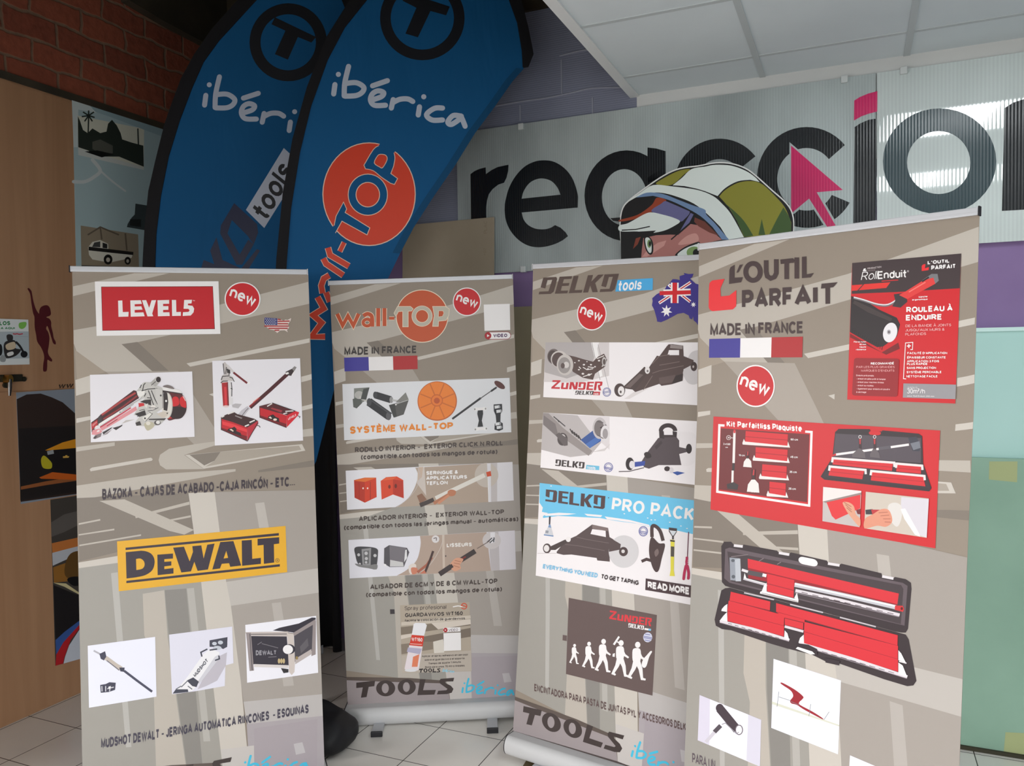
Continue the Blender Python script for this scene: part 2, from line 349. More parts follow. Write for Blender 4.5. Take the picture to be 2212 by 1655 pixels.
def _ribbed(axis, base, pitch, rough=.35, bump=.5, dirt=0.0, coat=0):
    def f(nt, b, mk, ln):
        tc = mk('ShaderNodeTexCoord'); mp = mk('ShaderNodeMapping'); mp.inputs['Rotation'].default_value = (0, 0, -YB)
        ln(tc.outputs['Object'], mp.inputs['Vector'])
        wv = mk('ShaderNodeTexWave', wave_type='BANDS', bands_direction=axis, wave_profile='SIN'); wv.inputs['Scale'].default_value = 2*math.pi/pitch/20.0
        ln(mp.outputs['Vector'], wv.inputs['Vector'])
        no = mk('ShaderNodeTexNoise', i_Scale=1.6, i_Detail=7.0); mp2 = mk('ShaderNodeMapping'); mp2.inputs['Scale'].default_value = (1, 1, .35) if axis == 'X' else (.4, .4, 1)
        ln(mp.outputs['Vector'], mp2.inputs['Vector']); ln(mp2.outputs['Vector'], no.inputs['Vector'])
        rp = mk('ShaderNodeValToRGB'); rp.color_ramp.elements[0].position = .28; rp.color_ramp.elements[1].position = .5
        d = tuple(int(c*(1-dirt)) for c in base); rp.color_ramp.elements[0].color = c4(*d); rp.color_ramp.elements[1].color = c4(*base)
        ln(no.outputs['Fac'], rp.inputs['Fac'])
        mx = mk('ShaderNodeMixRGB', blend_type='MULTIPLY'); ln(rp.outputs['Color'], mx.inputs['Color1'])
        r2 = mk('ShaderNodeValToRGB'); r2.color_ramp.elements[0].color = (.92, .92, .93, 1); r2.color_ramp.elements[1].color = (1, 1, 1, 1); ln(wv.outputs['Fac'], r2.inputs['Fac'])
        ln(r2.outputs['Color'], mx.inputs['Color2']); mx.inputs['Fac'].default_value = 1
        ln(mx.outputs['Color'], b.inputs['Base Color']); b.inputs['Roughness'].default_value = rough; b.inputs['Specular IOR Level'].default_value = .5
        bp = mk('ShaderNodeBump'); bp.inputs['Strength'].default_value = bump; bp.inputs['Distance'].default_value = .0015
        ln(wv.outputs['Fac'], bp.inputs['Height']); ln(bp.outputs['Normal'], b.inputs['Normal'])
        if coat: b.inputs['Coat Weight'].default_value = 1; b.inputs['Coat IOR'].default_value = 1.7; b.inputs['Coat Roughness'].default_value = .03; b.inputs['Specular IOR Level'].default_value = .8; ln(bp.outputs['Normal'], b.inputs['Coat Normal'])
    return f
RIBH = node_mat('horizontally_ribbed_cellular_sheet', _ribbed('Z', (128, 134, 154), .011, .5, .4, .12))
RIBV = node_mat('vertically_ribbed_cellular_sheet', _ribbed('X', (184, 196, 196), .0115, .3, .3, .22)); RIBG = node_mat('glossy_ribbed_cellular_sheet', _ribbed('X', (214, 226, 224), .0135, .05, .16, .08, 1))  # light falloff toned into the colours, beside dirt: left and cladding darker, right lighter
# upper ribbed wall cladding
top_l = BACK.uv((1130, 30))[1]
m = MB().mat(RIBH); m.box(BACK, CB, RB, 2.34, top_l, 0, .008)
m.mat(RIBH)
for px, py in ((925, 305), (1131, 215)):          # strip joints
    a, b = BACK.uv((px*1.0, py*1.0))
clad = room_obj('trim_1', m)
bm_ = MB().mat(M('dark_timber', (58, 50, 38), .8)); bm_.box(BACK, CB, RB, top_l, HT, 0, .03); room_obj('trim_2', bm_)
# vertical joint seams and dowels on the cladding
m = MB().mat(M('seam_sealant', (150, 154, 170), .6))
for (x0, y0), (x1, y1) in (((1214, 130), (1208, 205)), ((1125, 228), (1127, 262)), ((1281, 212), (1282, 250))):
    a0, b0 = BACK.uv((x0, y0)); a1, b1 = BACK.uv((x1, y1)); m.box(BACK, a0-.004, a0+.004, b1, b0, .008, .011)
for pts in (((1060, 232), (1130, 220), (1180, 213), (1230, 203), (1280, 192), (1350, 190)), ((1210, 122), (1250, 112), (1285, 106))):
    q = [BACK.p3(*BACK.uv(p), .008) for p in smooth_pts(list(pts), 5)]; m.sweep(q, .005, 6)
room_obj('trim_3', m)
# ---- left wall: brick above, timber-effect door panels below
def _brick(nt, b, mk, ln):
    tc = mk('ShaderNodeTexCoord'); mp = mk('ShaderNodeMapping'); mp.inputs['Rotation'].default_value = (math.radians(90), 0, -YL)
    # lay the pattern in the wall plane
    mp.vector_type = 'TEXTURE'; mp.inputs['Rotation'].default_value = (math.radians(90), 0, YL)
    ln(tc.outputs['Object'], mp.inputs['Vector'])
    n0 = mk('ShaderNodeTexNoise', i_Scale=7.0, i_Detail=4.0); ln(tc.outputs['Object'], n0.inputs['Vector'])
    ad = mk('ShaderNodeMixRGB', blend_type='ADD'); ad.inputs['Fac'].default_value = .055; ln(mp.outputs['Vector'], ad.inputs['Color1']); ln(n0.outputs['Color'], ad.inputs['Color2'])
    br = mk('ShaderNodeTexBrick', offset=.5); br.inputs['Scale'].default_value = 1.0; br.inputs['Brick Width'].default_value = .27; br.inputs['Row Height'].default_value = .118
    br.inputs['Mortar Size'].default_value = .011; br.inputs['Mortar Smooth'].default_value = .7
    br.inputs['Color1'].default_value = c4(166, 88, 62); br.inputs['Color2'].default_value = c4(138, 70, 50); br.inputs['Mortar'].default_value = c4(140, 112, 90)
    ln(ad.outputs['Color'], br.inputs['Vector'])
    n1 = mk('ShaderNodeTexNoise', i_Scale=26.0, i_Detail=8.0); ln(tc.outputs['Object'], n1.inputs['Vector'])
    mx = mk('ShaderNodeMixRGB', blend_type='MULTIPLY'); mx.inputs['Fac'].default_value = .55; ln(br.outputs['Color'], mx.inputs['Color1']); ln(n1.outputs['Fac'], mx.inputs['Color2'])
    ln(mx.outputs['Color'], b.inputs['Base Color']); b.inputs['Roughness'].default_value = .9
    bp = mk('ShaderNodeBump'); bp.inputs['Strength'].default_value = .5; bp.inputs['Distance'].default_value = .006; bp.invert = True; ln(br.outputs['Fac'], bp.inputs['Height'])
    b2 = mk('ShaderNodeBump'); b2.inputs['Strength'].default_value = .4; b2.inputs['Distance'].default_value = .01; ln(n1.outputs['Fac'], b2.inputs['Height']); ln(bp.outputs['Normal'], b2.inputs['Normal'])
    ln(b2.outputs['Normal'], b.inputs['Normal'])
BRICK = node_mat('rough_red_brick', _brick)
def _wood(nt, b, mk, ln):
    tc = mk('ShaderNodeTexCoord'); mp = mk('ShaderNodeMapping'); mp.inputs['Scale'].default_value = (9, 9, .35); ln(tc.outputs['Object'], mp.inputs['Vector'])
    no = mk('ShaderNodeTexNoise', i_Scale=2.2, i_Detail=6.0); no.inputs['Distortion'].default_value = .4; ln(mp.outputs['Vector'], no.inputs['Vector'])
    rp = mk('ShaderNodeValToRGB'); rp.color_ramp.elements[0].position = .25; rp.color_ramp.elements[1].position = .75
    rp.color_ramp.elements[0].color = c4(164, 124, 92); rp.color_ramp.elements[1].color = c4(182, 142, 108); ln(no.outputs['Fac'], rp.inputs['Fac']); ln(rp.outputs['Color'], b.inputs['Base Color'])
    b.inputs['Roughness'].default_value = .38; b.inputs['Specular IOR Level'].default_value = .4
WOOD = node_mat('beech_effect_laminate', _wood)
_, hw = LEFT.uv((157, 213))
LF = -1.5
m = MB().mat(BRICK); m.box(LEFT, LF, CL+.12, hw+.02, HT, -.1, 0); room_obj('wall_left', m)
m = MB().mat(DARKC); m.box(LEFT, LF, CL+.12, hw-.012, hw+.022, -.1, .012); room_obj('trim_4', m)
m = MB().mat(DARKC); m.prism(LEFT, [LEFT.uv(p) for p in ((700,-60),(250,-60),(262,5),(330,45),(385,75),(430,98),(520,140),(700,230))], -.02, .06); room_obj('trim_8', m)
m = MB().mat(WOOD); m.box(LEFT, LF, CL+.12, 0, hw-.012, -.1, 0); room_obj('wall_left_panel', m)
# the door leaf set in the panelling: lower leaf edge shows as a fine gap
def lpt(p, off=0): return LEFT.at(p, off)
DOOR = MB().mat(WOOD)
_, dz = LEFT.uv((20, 846)); _a1 = LEFT.uv((150, 846))[0]
DOOR.box(LEFT, -1.3, .7, .01, dz-.002, .0005, .004); DOOR.box(LEFT, -1.3, .7, dz+.002, hw-.02, .0005, .004)
door = room_obj('door_1', DOOR)
# door handle on a dark plate
hm = MB().mat(M('dark_bronze', (58, 56, 46), .45, .6))
a0, b0 = LEFT.uv((-8, 810)); a1, b1 = LEFT.uv((46, 824))
hm.box(LEFT, a0, a1, b1, b0, .004, .012, .003)
ax, bx = LEFT.uv((49, 819)); hm.prism(LEFT, arc(ax, bx, .012, .012, 0, 360, 14)[:-1], .004, .011)
ax, bx = LEFT.uv((10, 832)); hm.prism(LEFT, arc(ax, bx, .014, .014, 0, 360, 14)[:-1], .004, .016)
hm.mat(M('brass', (176, 140, 70), .3, 1)); ax, bx = LEFT.uv((8, 819)); hm.prism(LEFT, arc(ax, bx, .013, .02, 0, 360, 16)[:-1], .004, .05)
hm.mat(M('chrome', (200, 200, 200), .18, 1)); q0 = LEFT.p3(ax, bx, .045); q1 = LEFT.p3(*LEFT.uv((7, 855)), .045)
hm.sweep([q0, q0.lerp(q1, .5), q1], [.008, .009, .006], 10)
h_ = hm.build('door_handle', door, label='dark plate with a brass neck and a chrome lever')
# ---- right and far walls, upper slab (close the room)
m = MB().mat(WHITEW); PR = Plane(BACK.p3(RB, 0), V((-UB.y, UB.x, 0))*-1, ZZ); m.box(PR, -.1, 7, 0, HT, -.1, 0); room_obj('wall_right', m)
m = MB().mat(DARKC); P5 = Plane(BACK.p3(CB, 0), UB, V((-UB.y, UB.x, 0))); m.box(P5, -.1, RB-CB+.1, -7, .1, HT, HT+.1); room_obj('ceiling_upper', m)
# ---- suspended ceiling: white tiles in a light grey grid
TILE = node_mat('white_ceiling_tile', _paint((220, 230, 234), (212, 222, 226), 2, .85))
GRID = M('grey_ceiling_grid', (192, 200, 202), .5)
ce = -1.157*.952                                   # left edge, measured along UB
Pc = Plane((0, 0, 0), UB, V((-UB.y, UB.x, 0)))     # a along back wall, b towards it
bw = BACK.o.dot(Pc.v)
cl = MB().mat(TILE); cl.box(Pc, ce*-1-1e-3-0, RB, -2.6, bw, HC, HC+.03) if False else None
# a coordinate of the edge from the photograph
def on_ceil(p): D = ray(p); t = (HC-EYE)/D.z; return CAMP+D*t
e0 = on_ceil((1183, 0)).dot(UB); e1 = on_ceil((1385, 204)).dot(UB); ea = (e0+e1)/2
back_a0, back_a1 = CB+BACK.o.dot(UB), RB+BACK.o.dot(UB)
m = MB().mat(TILE); m.box(Pc, ea, back_a1, -2.6, bw, HC, HC+.02); ceil_o = room_obj('ceiling', m)
m = MB().mat(GRID); ga = [on_ceil(((1583+1654)/2, 80.5)).dot(UB), on_ceil((1969, 60)).dot(UB)]; st = ga[1]-ga[0]
for k in range(6): a = ga[0]+k*st; m.box(Pc, a-.013, a+.013, -2.6, bw, HC-.004, HC)
gb = [on_ceil((1416, 28)).dot(Pc.v), on_ceil((1780, 98)).dot(Pc.v)]; sb = gb[1]-gb[0]
for k in range(-9, 2): b = gb[0]+k*sb; m.box(Pc, ea, back_a1, b-.011, b+.011, HC-.003, HC)
room_obj('trim_5', m)
m = MB().mat(M('white_edge_trim', (226, 230, 230), .4)); m.box(Pc, ea-.03, ea+.012, -2.6, bw, HC-.008, HC+.03); m.box(Pc, ea-.034, ea-.03, -2.6, bw, HC-.008, HC+.2); room_obj('trim_6', m)
# thin plaster strip of wall between ceiling and sign panels
_, cz = BACK.uv((1385, 204)); m = MB().mat(WHITEW); wa0 = ea-BACK.o.dot(UB); m.box(BACK, wa0, RB, 2.55, HC, .008, .012); room_obj('trim_7', m)

# ---- ceiling light panels in two grid cells just above the frame, and the unseen front wall, its opening added to shape the fill light
DIFF = M('lit_diffuser', (255,255,255), .6); _b = DIFF.node_tree.nodes['Principled BSDF']; _b.inputs['Emission Color'].default_value = (.93, .98, 1, 1); _b.inputs['Emission Strength'].default_value = LAMP
for nm, bb in (('first cell from the sign wall', gb[1]-sb*2), ('second lit cell, nearer the camera', gb[1]-sb*4.67)):
    b1_ = gb[1]-sb if 'first' in nm else gb[1]-sb*3.67
    r = empty('ceiling_light', Pc.p3((ga[1]+ga[1]+st)/2, (bb+b1_)/2, HC-.012), YB, 'square ceiling light panel above the right of the picture, '+nm, 'lamp', 'square light panels in the ceiling')
    m = MB().mat(GRID); a0, a1 = ga[1]+.01, ga[1]+st-.01
    for q in ((a0, a1, bb, bb+.02), (a0, a1, b1_-.02, b1_), (a0, a0+.02, bb+.02, b1_-.02), (a1-.02, a1, bb+.02, b1_-.02)): m.box(Pc, *q, HC-.012, HC-.001)
    m.build('frame', r); m = MB().mat(DIFF); m.box(Pc, a0+.02, a1-.02, bb+.02, b1_-.02, HC-.009, HC-.002); m.build('diffuser', r)
m = MB().mat(WHITEW); PFt = Plane((0, FRONTY, 0), (1, 0, 0), ZZ)
for q in ((-6, DX0, 0, HT), (DX1, 8, 0, HT), (DX0, DX1, DTOP, HT)): m.box(PFt, *q, -.1, 0)
room_obj('wall_front', m)
m = MB().mat(WHITEW); m.box(LEFT, -5.4, LF, STOP, HT, -.1, 0); m.box(LEFT, -8, -5.4, 0, HT, -.1, 0); room_obj('wall_shopfront', m)

# ================================================================ SIGN ON THE BACK WALL
FA = (0,0,.33836); FB = (0,520,.33836); FC = (0,1080,.34742); FD = (600,0,.33836); FE = (640,520,.29); FG = (640,960,.27125); FH = (640,1240,.27125)
FI = (1140,0,.33836); FJ = (1600,0,.33831); FK = (1120,540,.2175); FL_ = (1120,860,.26582); FN = (1080,1260,.23871); FO = (1490,440,.3264); FP = (1490,860,.3264)
FQ = (1480,1150,.33092); FR = (980,150,.27192); FS = (0,600,.18127); FT = (180,760,.12082); FU = (440,760,.12692); FV = (180,1320,.23508); FWd = (150,560,.32622); FX = (150,1060,.35962)
VINYL = node_mat('black_vinyl_on_ribs', _ribbed('X', (26, 30, 34), .0115, .22, .35, 0)); VINYLHAZE = node_mat('hazed_vinyl_on_ribs', _ribbed('X', (52, 72, 78), .0115, .2, .35, 0))  # letter o: black vinyl greyed, reflected haze put into its colour
MAGE = node_mat('magenta_vinyl_on_ribs', _ribbed('X', (214, 32, 104), .0115, .3, .2, 0))
SIGNP = Plane(BACK.p3(0, 0, .024), UB, ZZ)
zt = sum(SIGNP.uv(p)[1] for p in ((1140, 262), (1880, 164)))/2; zb = sum(SIGNP.uv(p)[1] for p in ((1066, 590), (2200, 521)))/2
aJ = SIGNP.uv((1892.5, 320))[0]; aL = SIGNP.uv((988, 400))[0]
def sign(a0, a1, label, mat):
    r = empty('sign_panel', SIGNP.p3((a0+a1)/2, zb, -.012), YB, label, 'sign', 'two ribbed sheets of the big wall sign')
    m = MB().mat(mat); m.box(SIGNP, a0, a1, zb, zt, -.010, 0); m.build('sheet', r); return r
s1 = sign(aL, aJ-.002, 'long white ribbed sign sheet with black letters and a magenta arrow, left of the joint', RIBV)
s2 = sign(aJ+.003, SIGNP.uv((2212, 300))[0]+.55, 'white ribbed sign sheet right of the joint, with a haze-greyed o and lamp reflections', RIBG)
def letter(f, polys, mat, parent, name='letter', off=6e-4, lab=None):
    a = Art(SIGNP, off); a.f = fr(*f); a.polys(polys, mat); return a.done(name, parent, lab)
def band(cx, cy, rx, ry, ix, iy, irx, iry, a0, a1, n=40):
    o = arc(cx, cy, rx, ry, a0, a1, n); i = arc(ix, iy, irx, iry, a0, a1, n); return [[o[k], o[k+1], i[k+1], i[k]] for k in range(n)]
letter(FR, [[(133,832),(165,808),(205,790),(255,778),(256,832),(300,800),(350,775),(436,757),(432,810),(420,860),(400,900),(355,915),(310,950),(280,990),(265,1040),(258,1100),(260,1340),(140,1350)]], VINYL, s1)
eo = smooth_pts([(988,1010),(975,950),(940,860),(880,785),(800,735),(720,722),(640,733),(560,775),(490,850),(440,940),(414,1030),(406,1075)], 4)
ei = smooth_pts([(540,1027),(555,970),(600,905),(660,872),(720,868),(780,890),(825,940),(848,995)], 4)
et = smooth_pts([(540,1137),(555,1190),(590,1235),(650,1265),(720,1270),(770,1258),(805,1237)], 4)+[(850,1258),(890,1295),(908,1325)]+smooth_pts([(870,1355),(810,1385),(730,1408),(650,1412),(580,1395),(510,1350),(450,1280),(415,1200),(405,1120)], 4)
letter(FR, [eo+ei, [(406,1075),(540,1027),(848,995),(988,1010),(985,1098),(540,1137),(405,1120)], et], VINYL, s1)
letter(FI, band(632,1250,270,290,617,1260,144,180,0,360)+[[(765,942),(820,948),(880,965),(884,1560),(762,1560)]], VINYL, s1)
letter(FI, band(1225,1180,290,295,1225,1182,160,166,-38,-322), VINYL, s1)
letter(FJ, band(422,1133,317,322,420,1145,187,200,-40,-330), VINYL, s1)
AR = [(322,930),(652,1213),(485,1228),(640,1500),(585,1500),(437,1268),(333,1355),(322,1355)]
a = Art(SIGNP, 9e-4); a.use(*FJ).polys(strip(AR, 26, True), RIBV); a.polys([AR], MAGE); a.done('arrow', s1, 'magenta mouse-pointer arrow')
letter(FJ, [[(725,642),(760,620),(815,597),(873,582),(872,712),(820,725),(770,743),(723,770)]], MAGE, s1, 'letter_dot', lab='magenta dot of the i')
letter(FJ, [[(727,812),(760,790),(815,765),(868,757),(858,1500),(718,1500)]], VINYL, s1)
letter(FJ, band(1270,1030,362,338,1264,1038,202,201,0,360), VINYLHAZE, s2, lab='letter o, greyed by painted reflection haze')
letter(FJ, [[(1685,690),(1740,655),(1809,633),(1900,622),(2000,640),(2060,690),(2060,1325),(1668,1347)]], VINYL, s2)
for px, py, par in ((1126, 274, s1), (1824, 172, s1), (1952, 153, s2), (1131, 582, s1)):
    a, b = SIGNP.uv((px, py)); m = MB().mat(M('white_plastic', (206, 212, 212), .4)); m.box(SIGNP, a-.014, a+.014, b-.016, b+.016, -.012, .012, .003); m.build('clip', par)
# ================================================================ BOARDS LEANING ON THE BACK WALL
def board(name, a0, a1, top, foot, head, th, mat, label, cat, bot=0.0):
    """board whose front face stands `foot` from the wall at the floor and `head` at its top edge"""
    v = (ZZ*(top-bot) - BACK.n*(foot-head)).normalized(); P = Plane(BACK.p3(0, bot+.001, foot), UB, v); L = (top-bot)/v.z
    m = MB().mat(mat); m.box(P, a0, a1, 0, L, -th, 0, .002); o = m.build(name); tag(o, label, cat); return o, P, L
BEIGE = node_mat('beige_plasterboard_paper', _paint((168, 156, 136), (160, 148, 128), 4)); OLIVE = node_mat('olive_brown_board', _paint((150, 142, 118), (138, 130, 106), 3))
AQUA = node_mat('pale_aqua_board', _paint((186, 226, 220), (178, 220, 214), 2)); MOIST = node_mat('green_plasterboard_paper', _paint((148, 184, 164), (136, 172, 152), 3))
a0 = BACK.uv((862, 560), .09)[0]; a1 = BACK.uv((1064, 470), .06)[0]; zt2 = BACK.uv((980, 476), .06)[1]
bo, bp, bl = board('plasterboard_sheet', a0, a1, zt2, .16, .045, .0125, BEIGE, 'narrow beige plasterboard sheet leaning on the purple wall below the letter r', 'board')
a = Art(bp); a.text((150,136,116), 'PLAC', (1050, 497), (1050, 478), 8, .16) if False else None
a.f = lambda p: (p[0], p[1]); q = lambda s, t: (1052-t*7, 505-s*28)
a.polys([[q(x, y) for x, y in k] for k in text_quads('PLAC', .14)], (150,138,118)); a.done('printed_mark', bo); a.polys([[(1050-t*6, 552-s*16) for s, t in k] for k in text_quads('+02', .14)], (150,138,118)); a.done('printed_mark', bo)
aO0 = BACK.uv((1070, 700), .06)[0]; aO1 = BACK.uv((1215, 700), .06)[0]; zo = BACK.uv((1130, 662), .06)[1]
board('hardboard_sheet', aO0, aO1, zo, .12, .04, .012, OLIVE, 'olive brown board standing on the floor in the gap between the second and third banner', 'board')
aR0 = BACK.uv((2050, 800), .05)[0]; aR1 = BACK.uv((2212, 800), .05)[0]+.7; zr = BACK.uv((2160, 710), .05)[1]
ab, ap, al = board('insulation_board', aR0, aR1, zr, .07, .045, .03, AQUA, 'tall pale aqua board at the right edge, standing behind the lower green board', 'board')
m = MB().mat(M('aqua_edge_strip', (206, 238, 234), .4)); m.box(ap, aR0, aR1, al-.012, al+.004, 0, .006); m.build('edge_strip', ab)
zg = BACK.uv((2160, 991), .09)[1]; gb_, gp, gl = board('plasterboard_sheet', aR0, aR1, zg, .13, .085, .0125, MOIST, 'low green plasterboard with masking tape, in front of the tall aqua board', 'board')
TAPE = M('masking_tape', (172, 182, 132), .6)
for qd in (((2137,997),(2198,997),(2197,1042),(2136,1036)), ((2172,1582),(2235,1585),(2235,1632),(2168,1626))):
    a = Art(gp); a.poly(TAPE, *qd); a.done('masking_tape', gb_, 'piece of yellowed masking tape')
m = MB().mat(M('dark_gapline', (60, 58, 44), .8)); m.box(Plane(BACK.p3(0, 0, .131), UB, ZZ), aR0, aR1, .001, .016, 0, .012); tag(m.build('floor_gapline'), 'thin dark batten on the floor along the foot of the green plasterboard', 'gapline')  # strip added to draw the dark gap line under the board
# ================================================================ CARTOON CUT-OUT
CUT = Plane(BACK.p3(0, 0, .2), UB, ZZ)
cr = empty('cardboard_cutout', CUT.p3(CUT.uv((1520, 450))[0], 0), YB, 'cardboard cut-out of a drawn figure in an olive and white cap', 'cutout')
out = smooth_pts([(585,1440),(590,1380),(604,1325),(640,1280),(750,1195),(870,1115),(970,1072),(1090,1055),(1200,1035),(1300,1040),(1390,1070),(1460,1120),(1560,1210),(1640,1280),(1682,1335),(1700,1400),(1700,1475)], 4)
fI = fr(*FI); op = [CUT.uv(fI(p)) for p in out]; zl = CUT.uv(fI((1150, 1900)))[1]; ax = (op[0][0]+op[-1][0])/2
op += [(op[-1][0], zl), (ax+.16, zl-.12), (ax+.24, zl-.3), (ax+.22, .0), (ax-.22, .0), (ax-.24, zl-.3), (ax-.16, zl-.12), (op[0][0]+.02, zl)]
m = MB().mat(ink((224,226,224))); m.prism(CUT, op, -.006, 0); cb = m.build('board', cr)
m = MB().mat(M('brown_cardboard', (150,118,84), .8)); m.prism(CUT, [(ax-.05,0),(ax+.05,0),(ax+.03,.9),(ax-.03,.9)], -.12, -.007); m.build('strut', cr)
A_ = Art(CUT, f=fI); bk = (20,20,22); inn = [(p[0]*.988+1145*.012, p[1]*.99+1500*.01+4) for p in out]
A_.poly(bk, *(inn+[(1688,1900),(600,1900)])); A_.poly(bk, (527,1393),(590,1388),(590,1416),(545,1410))
WH = (222,232,228); OL = (138,136,48); DG = (62,88,44); PU = (104,104,148)
A_.curve(OL, (820,1175),(860,1142),(960,1092),(1036,1080),(1000,1112),(918,1180))
A_.poly(WH, *smooth_pts([(925,1183),(985,1135),(1045,1080),(1130,1064),(1200,1052),(1300,1058),(1390,1090),(1450,1130),(1480,1162)],4), *smooth_pts([(1420,1148),(1340,1158),(1262,1200),(1212,1252)],4), (1130,1220),(1080,1205),(1000,1188))
A_.poly(WH, *smooth_pts([(630,1295),(720,1230),(800,1182),(920,1190),(1080,1212),(1180,1250),(1240,1300),(1300,1370),(1380,1515)],4), (1280,1530), *smooth_pts([(1230,1450),(1150,1370),(1060,1300),(950,1255),(860,1232),(780,1232),(700,1255)],4))
A_.poly((112,140,178), *smooth_pts([(690,1262),(760,1230),(860,1238),(960,1275),(1050,1310),(1130,1338),(1140,1370),(1190,1420),(1250,1490),(1285,1530)],4), (1240,1530), *smooth_pts([(1180,1450),(1100,1378),(1000,1322),(900,1277),(800,1250)],4))
A_.poly(OL, *smooth_pts([(1222,1255),(1262,1212),(1340,1168),(1420,1156),(1490,1172),(1560,1232),(1640,1322),(1682,1420)],4), (1682,1500),(1382,1513),(1335,1410),(1282,1320))
A_.poly(DG, *smooth_pts([(1245,1288),(1310,1340),(1380,1410),(1440,1505)],4), (1384,1513),(1335,1410),(1290,1330)); A_.poly(DG, *smooth_pts([(1632,1325),(1676,1400),(1682,1480)],4), (1540,1500),(1590,1400)); A_.poly(DG, (1494,1398),(1516,1500),(1473,1500))
A_.curve((150,62,34), (585,1405),(700,1372),(790,1310),(825,1262),(885,1280),(840,1322),(760,1370),(680,1400),(600,1414))
A_.curve(PU, (790,1350),(850,1302),(885,1284),(960,1315),(1034,1350),(1000,1400),(972,1414),(910,1384)); A_.line(bk, 9, (885,1280),(960,1312),(1050,1352))
A_.curve(WH, (585,1440),(640,1425),(740,1370),(790,1356),(860,1370),(930,1390),(972,1413),(940,1440),(870,1473),(780,1488),(700,1478),(590,1476))
A_.line(bk, 7, (600,1470),(690,1465),(780,1446)); A_.poly(bk, (690,1480),(820,1472),(800,1488),(705,1490))
A_.poly((176,118,112), (720,1700),(728,1600),(738,1520),(820,1502),(910,1498),(960,1500),(1040,1430),(1100,1440),(1170,1470),(1240,1530),(1100,1560),(1100,1700))
A_.poly((206,152,144), (730,1640),(760,1600),(830,1550),(885,1535),(870,1570),(810,1610),(760,1640)); A_.curve((206,152,144), (960,1560),(1010,1510),(1070,1490),(1092,1520),(1080,1545),(1010,1560))
A_.poly((112,60,50), (1066,1388),(1130,1415),(1220,1505),(1160,1485),(1090,1445),(1062,1415)); A_.poly(PU, (1040,1360),(1066,1372),(1040,1420),(960,1497),(992,1440)); A_.line(bk, 8, (1064,1368),(1035,1425),(915,1530))
A_.poly((130,62,46), (672,1590),(690,1522),(722,1512),(702,1560))
A_.curve(bk, (742,1522),(770,1508),(798,1545),(800,1610),(778,1626),(752,1590)); A_.curve(WH, (750,1525),(772,1518),(788,1548),(790,1605),(776,1614),(758,1582)); A_.ell((120,150,96), 776,1556,13,26,16); A_.ell(bk, 780,1556,8,16,14)
A_.curve(bk, (940,1632),(985,1588),(1050,1556),(1100,1550),(1100,1640),(1000,1645)); A_.curve(WH, (955,1628),(992,1594),(1050,1568),(1100,1562),(1100,1640),(1000,1640)); A_.ell((130,160,100), 1062,1612,48,38,20); A_.ell(bk, 1078,1615,24,26,18)
A_.done('printed_figure', cb)
# ================================================================ LEFT WALL: POSTERS AND DECALS
def wall_sheet(name, quad, col, label, cat, off=.0065, group=None):
    P = Plane(LEFT.p3(0, 0, off), UL, ZZ); q = [P.uv(p) for p in quad]; c = P.p3(sum(a for a, b in q)/len(q), min(b for a, b in q), -.001)
    r = empty(name, c, YL, label, cat, group); m = MB().mat(ink(col)); m.prism(P, q[::-1], -.0012, 0); s = m.build('sheet', r); return r, s, Art(P, 2e-4)
r, s, a = wall_sheet('poster', ((157,212),(362,276),(376,650),(166,650)), (172,196,200), 'tall pale blue poster with old vehicle photographs, behind the left banner', 'poster')
a.use(*FA); a.poly((206,218,218), (458,630),(560,660),(620,720),(500,700),(495,940),(470,940)); a.poly((150,176,184), (560,660),(900,770),(1040,812),(1030,870),(700,745),(610,715))
a.brush((206,214,214), 22, (470,1160),(540,1160),(600,1130),(640,1088),(590,1020)); a.brush((206,214,214), 12, (640,1090),(720,1160),(800,1220)); a.done('printed_swoosh', s)
a.poly((214,216,200), (495,738),(920,822),(918,1085),(500,990)); a.poly((206,212,208), (500,945),(918,1070),(918,1085),(500,990))
dk = (44,52,46)
a.poly(dk, (497,742),(510,770),(530,830),(560,850),(590,820),(640,850),(680,840),(690,790),(715,765),(745,800),(770,850),(780,890),(840,910),(915,930),(918,1065),(760,1000),(640,1000),(560,960),(500,940))
a.lines(dk, 9, ((566,740),(562,880)), ((566,738),(522,745)), ((566,738),(530,715)), ((566,738),(566,705)), ((566,738),(600,715)), ((566,738),(604,750)), ((566,738),(590,775)), ((566,738),(540,775)), ((880,820),(885,960)))
a.poly((90,92,84), (590,905),(640,890),(720,930),(720,980),(640,985),(590,950)); a.poly((20,22,20), (540,968),(620,960),(730,985),(650,1005)); a.ell((16,18,16), 655,985,16,18,12); a.done('old_photo', s, 'faded photograph of a car under palm trees')
a.poly((60,70,72), (865,1300),(940,1312),(925,1470),(810,1450),(815,1430),(840,1390),(860,1370)); a.poly((34,38,38), (830,1400),(900,1400),(900,1450),(830,1440)); a.done('old_photo', s)
a.poly((150,138,118), (515,1440),(882,1497),(888,1720),(520,1700)); a.lines((104,94,80), 10, ((560,1500),(640,1450),(760,1500)), ((800,1490),(810,1600)), ((640,1450),(650,1530)))
a.use(*FB); a.poly((222,220,206), (563,42),(590,8),(640,-4),(690,20),(692,60),(850,80),(840,110),(700,140),(590,120),(568,90)); a.poly((34,32,30), (566,38),(852,72),(850,92),(566,62)); a.poly((70,72,70), (588,40),(602,12),(640,4),(640,42)); a.poly((40,40,40), (655,12),(685,22),(685,50),(655,46))
a.ell((24,22,20), 690,120,28,32,18); a.ell((196,190,176), 690,122,13,15,14); a.ell((24,22,20), 815,128,20,25,16); a.ell((180,174,160), 815,130,9,12,12); a.lines((60,54,46), 8, ((520,160),(880,172))); a.done('old_photo', s, 'sepia photograph of a white flatbed lorry')
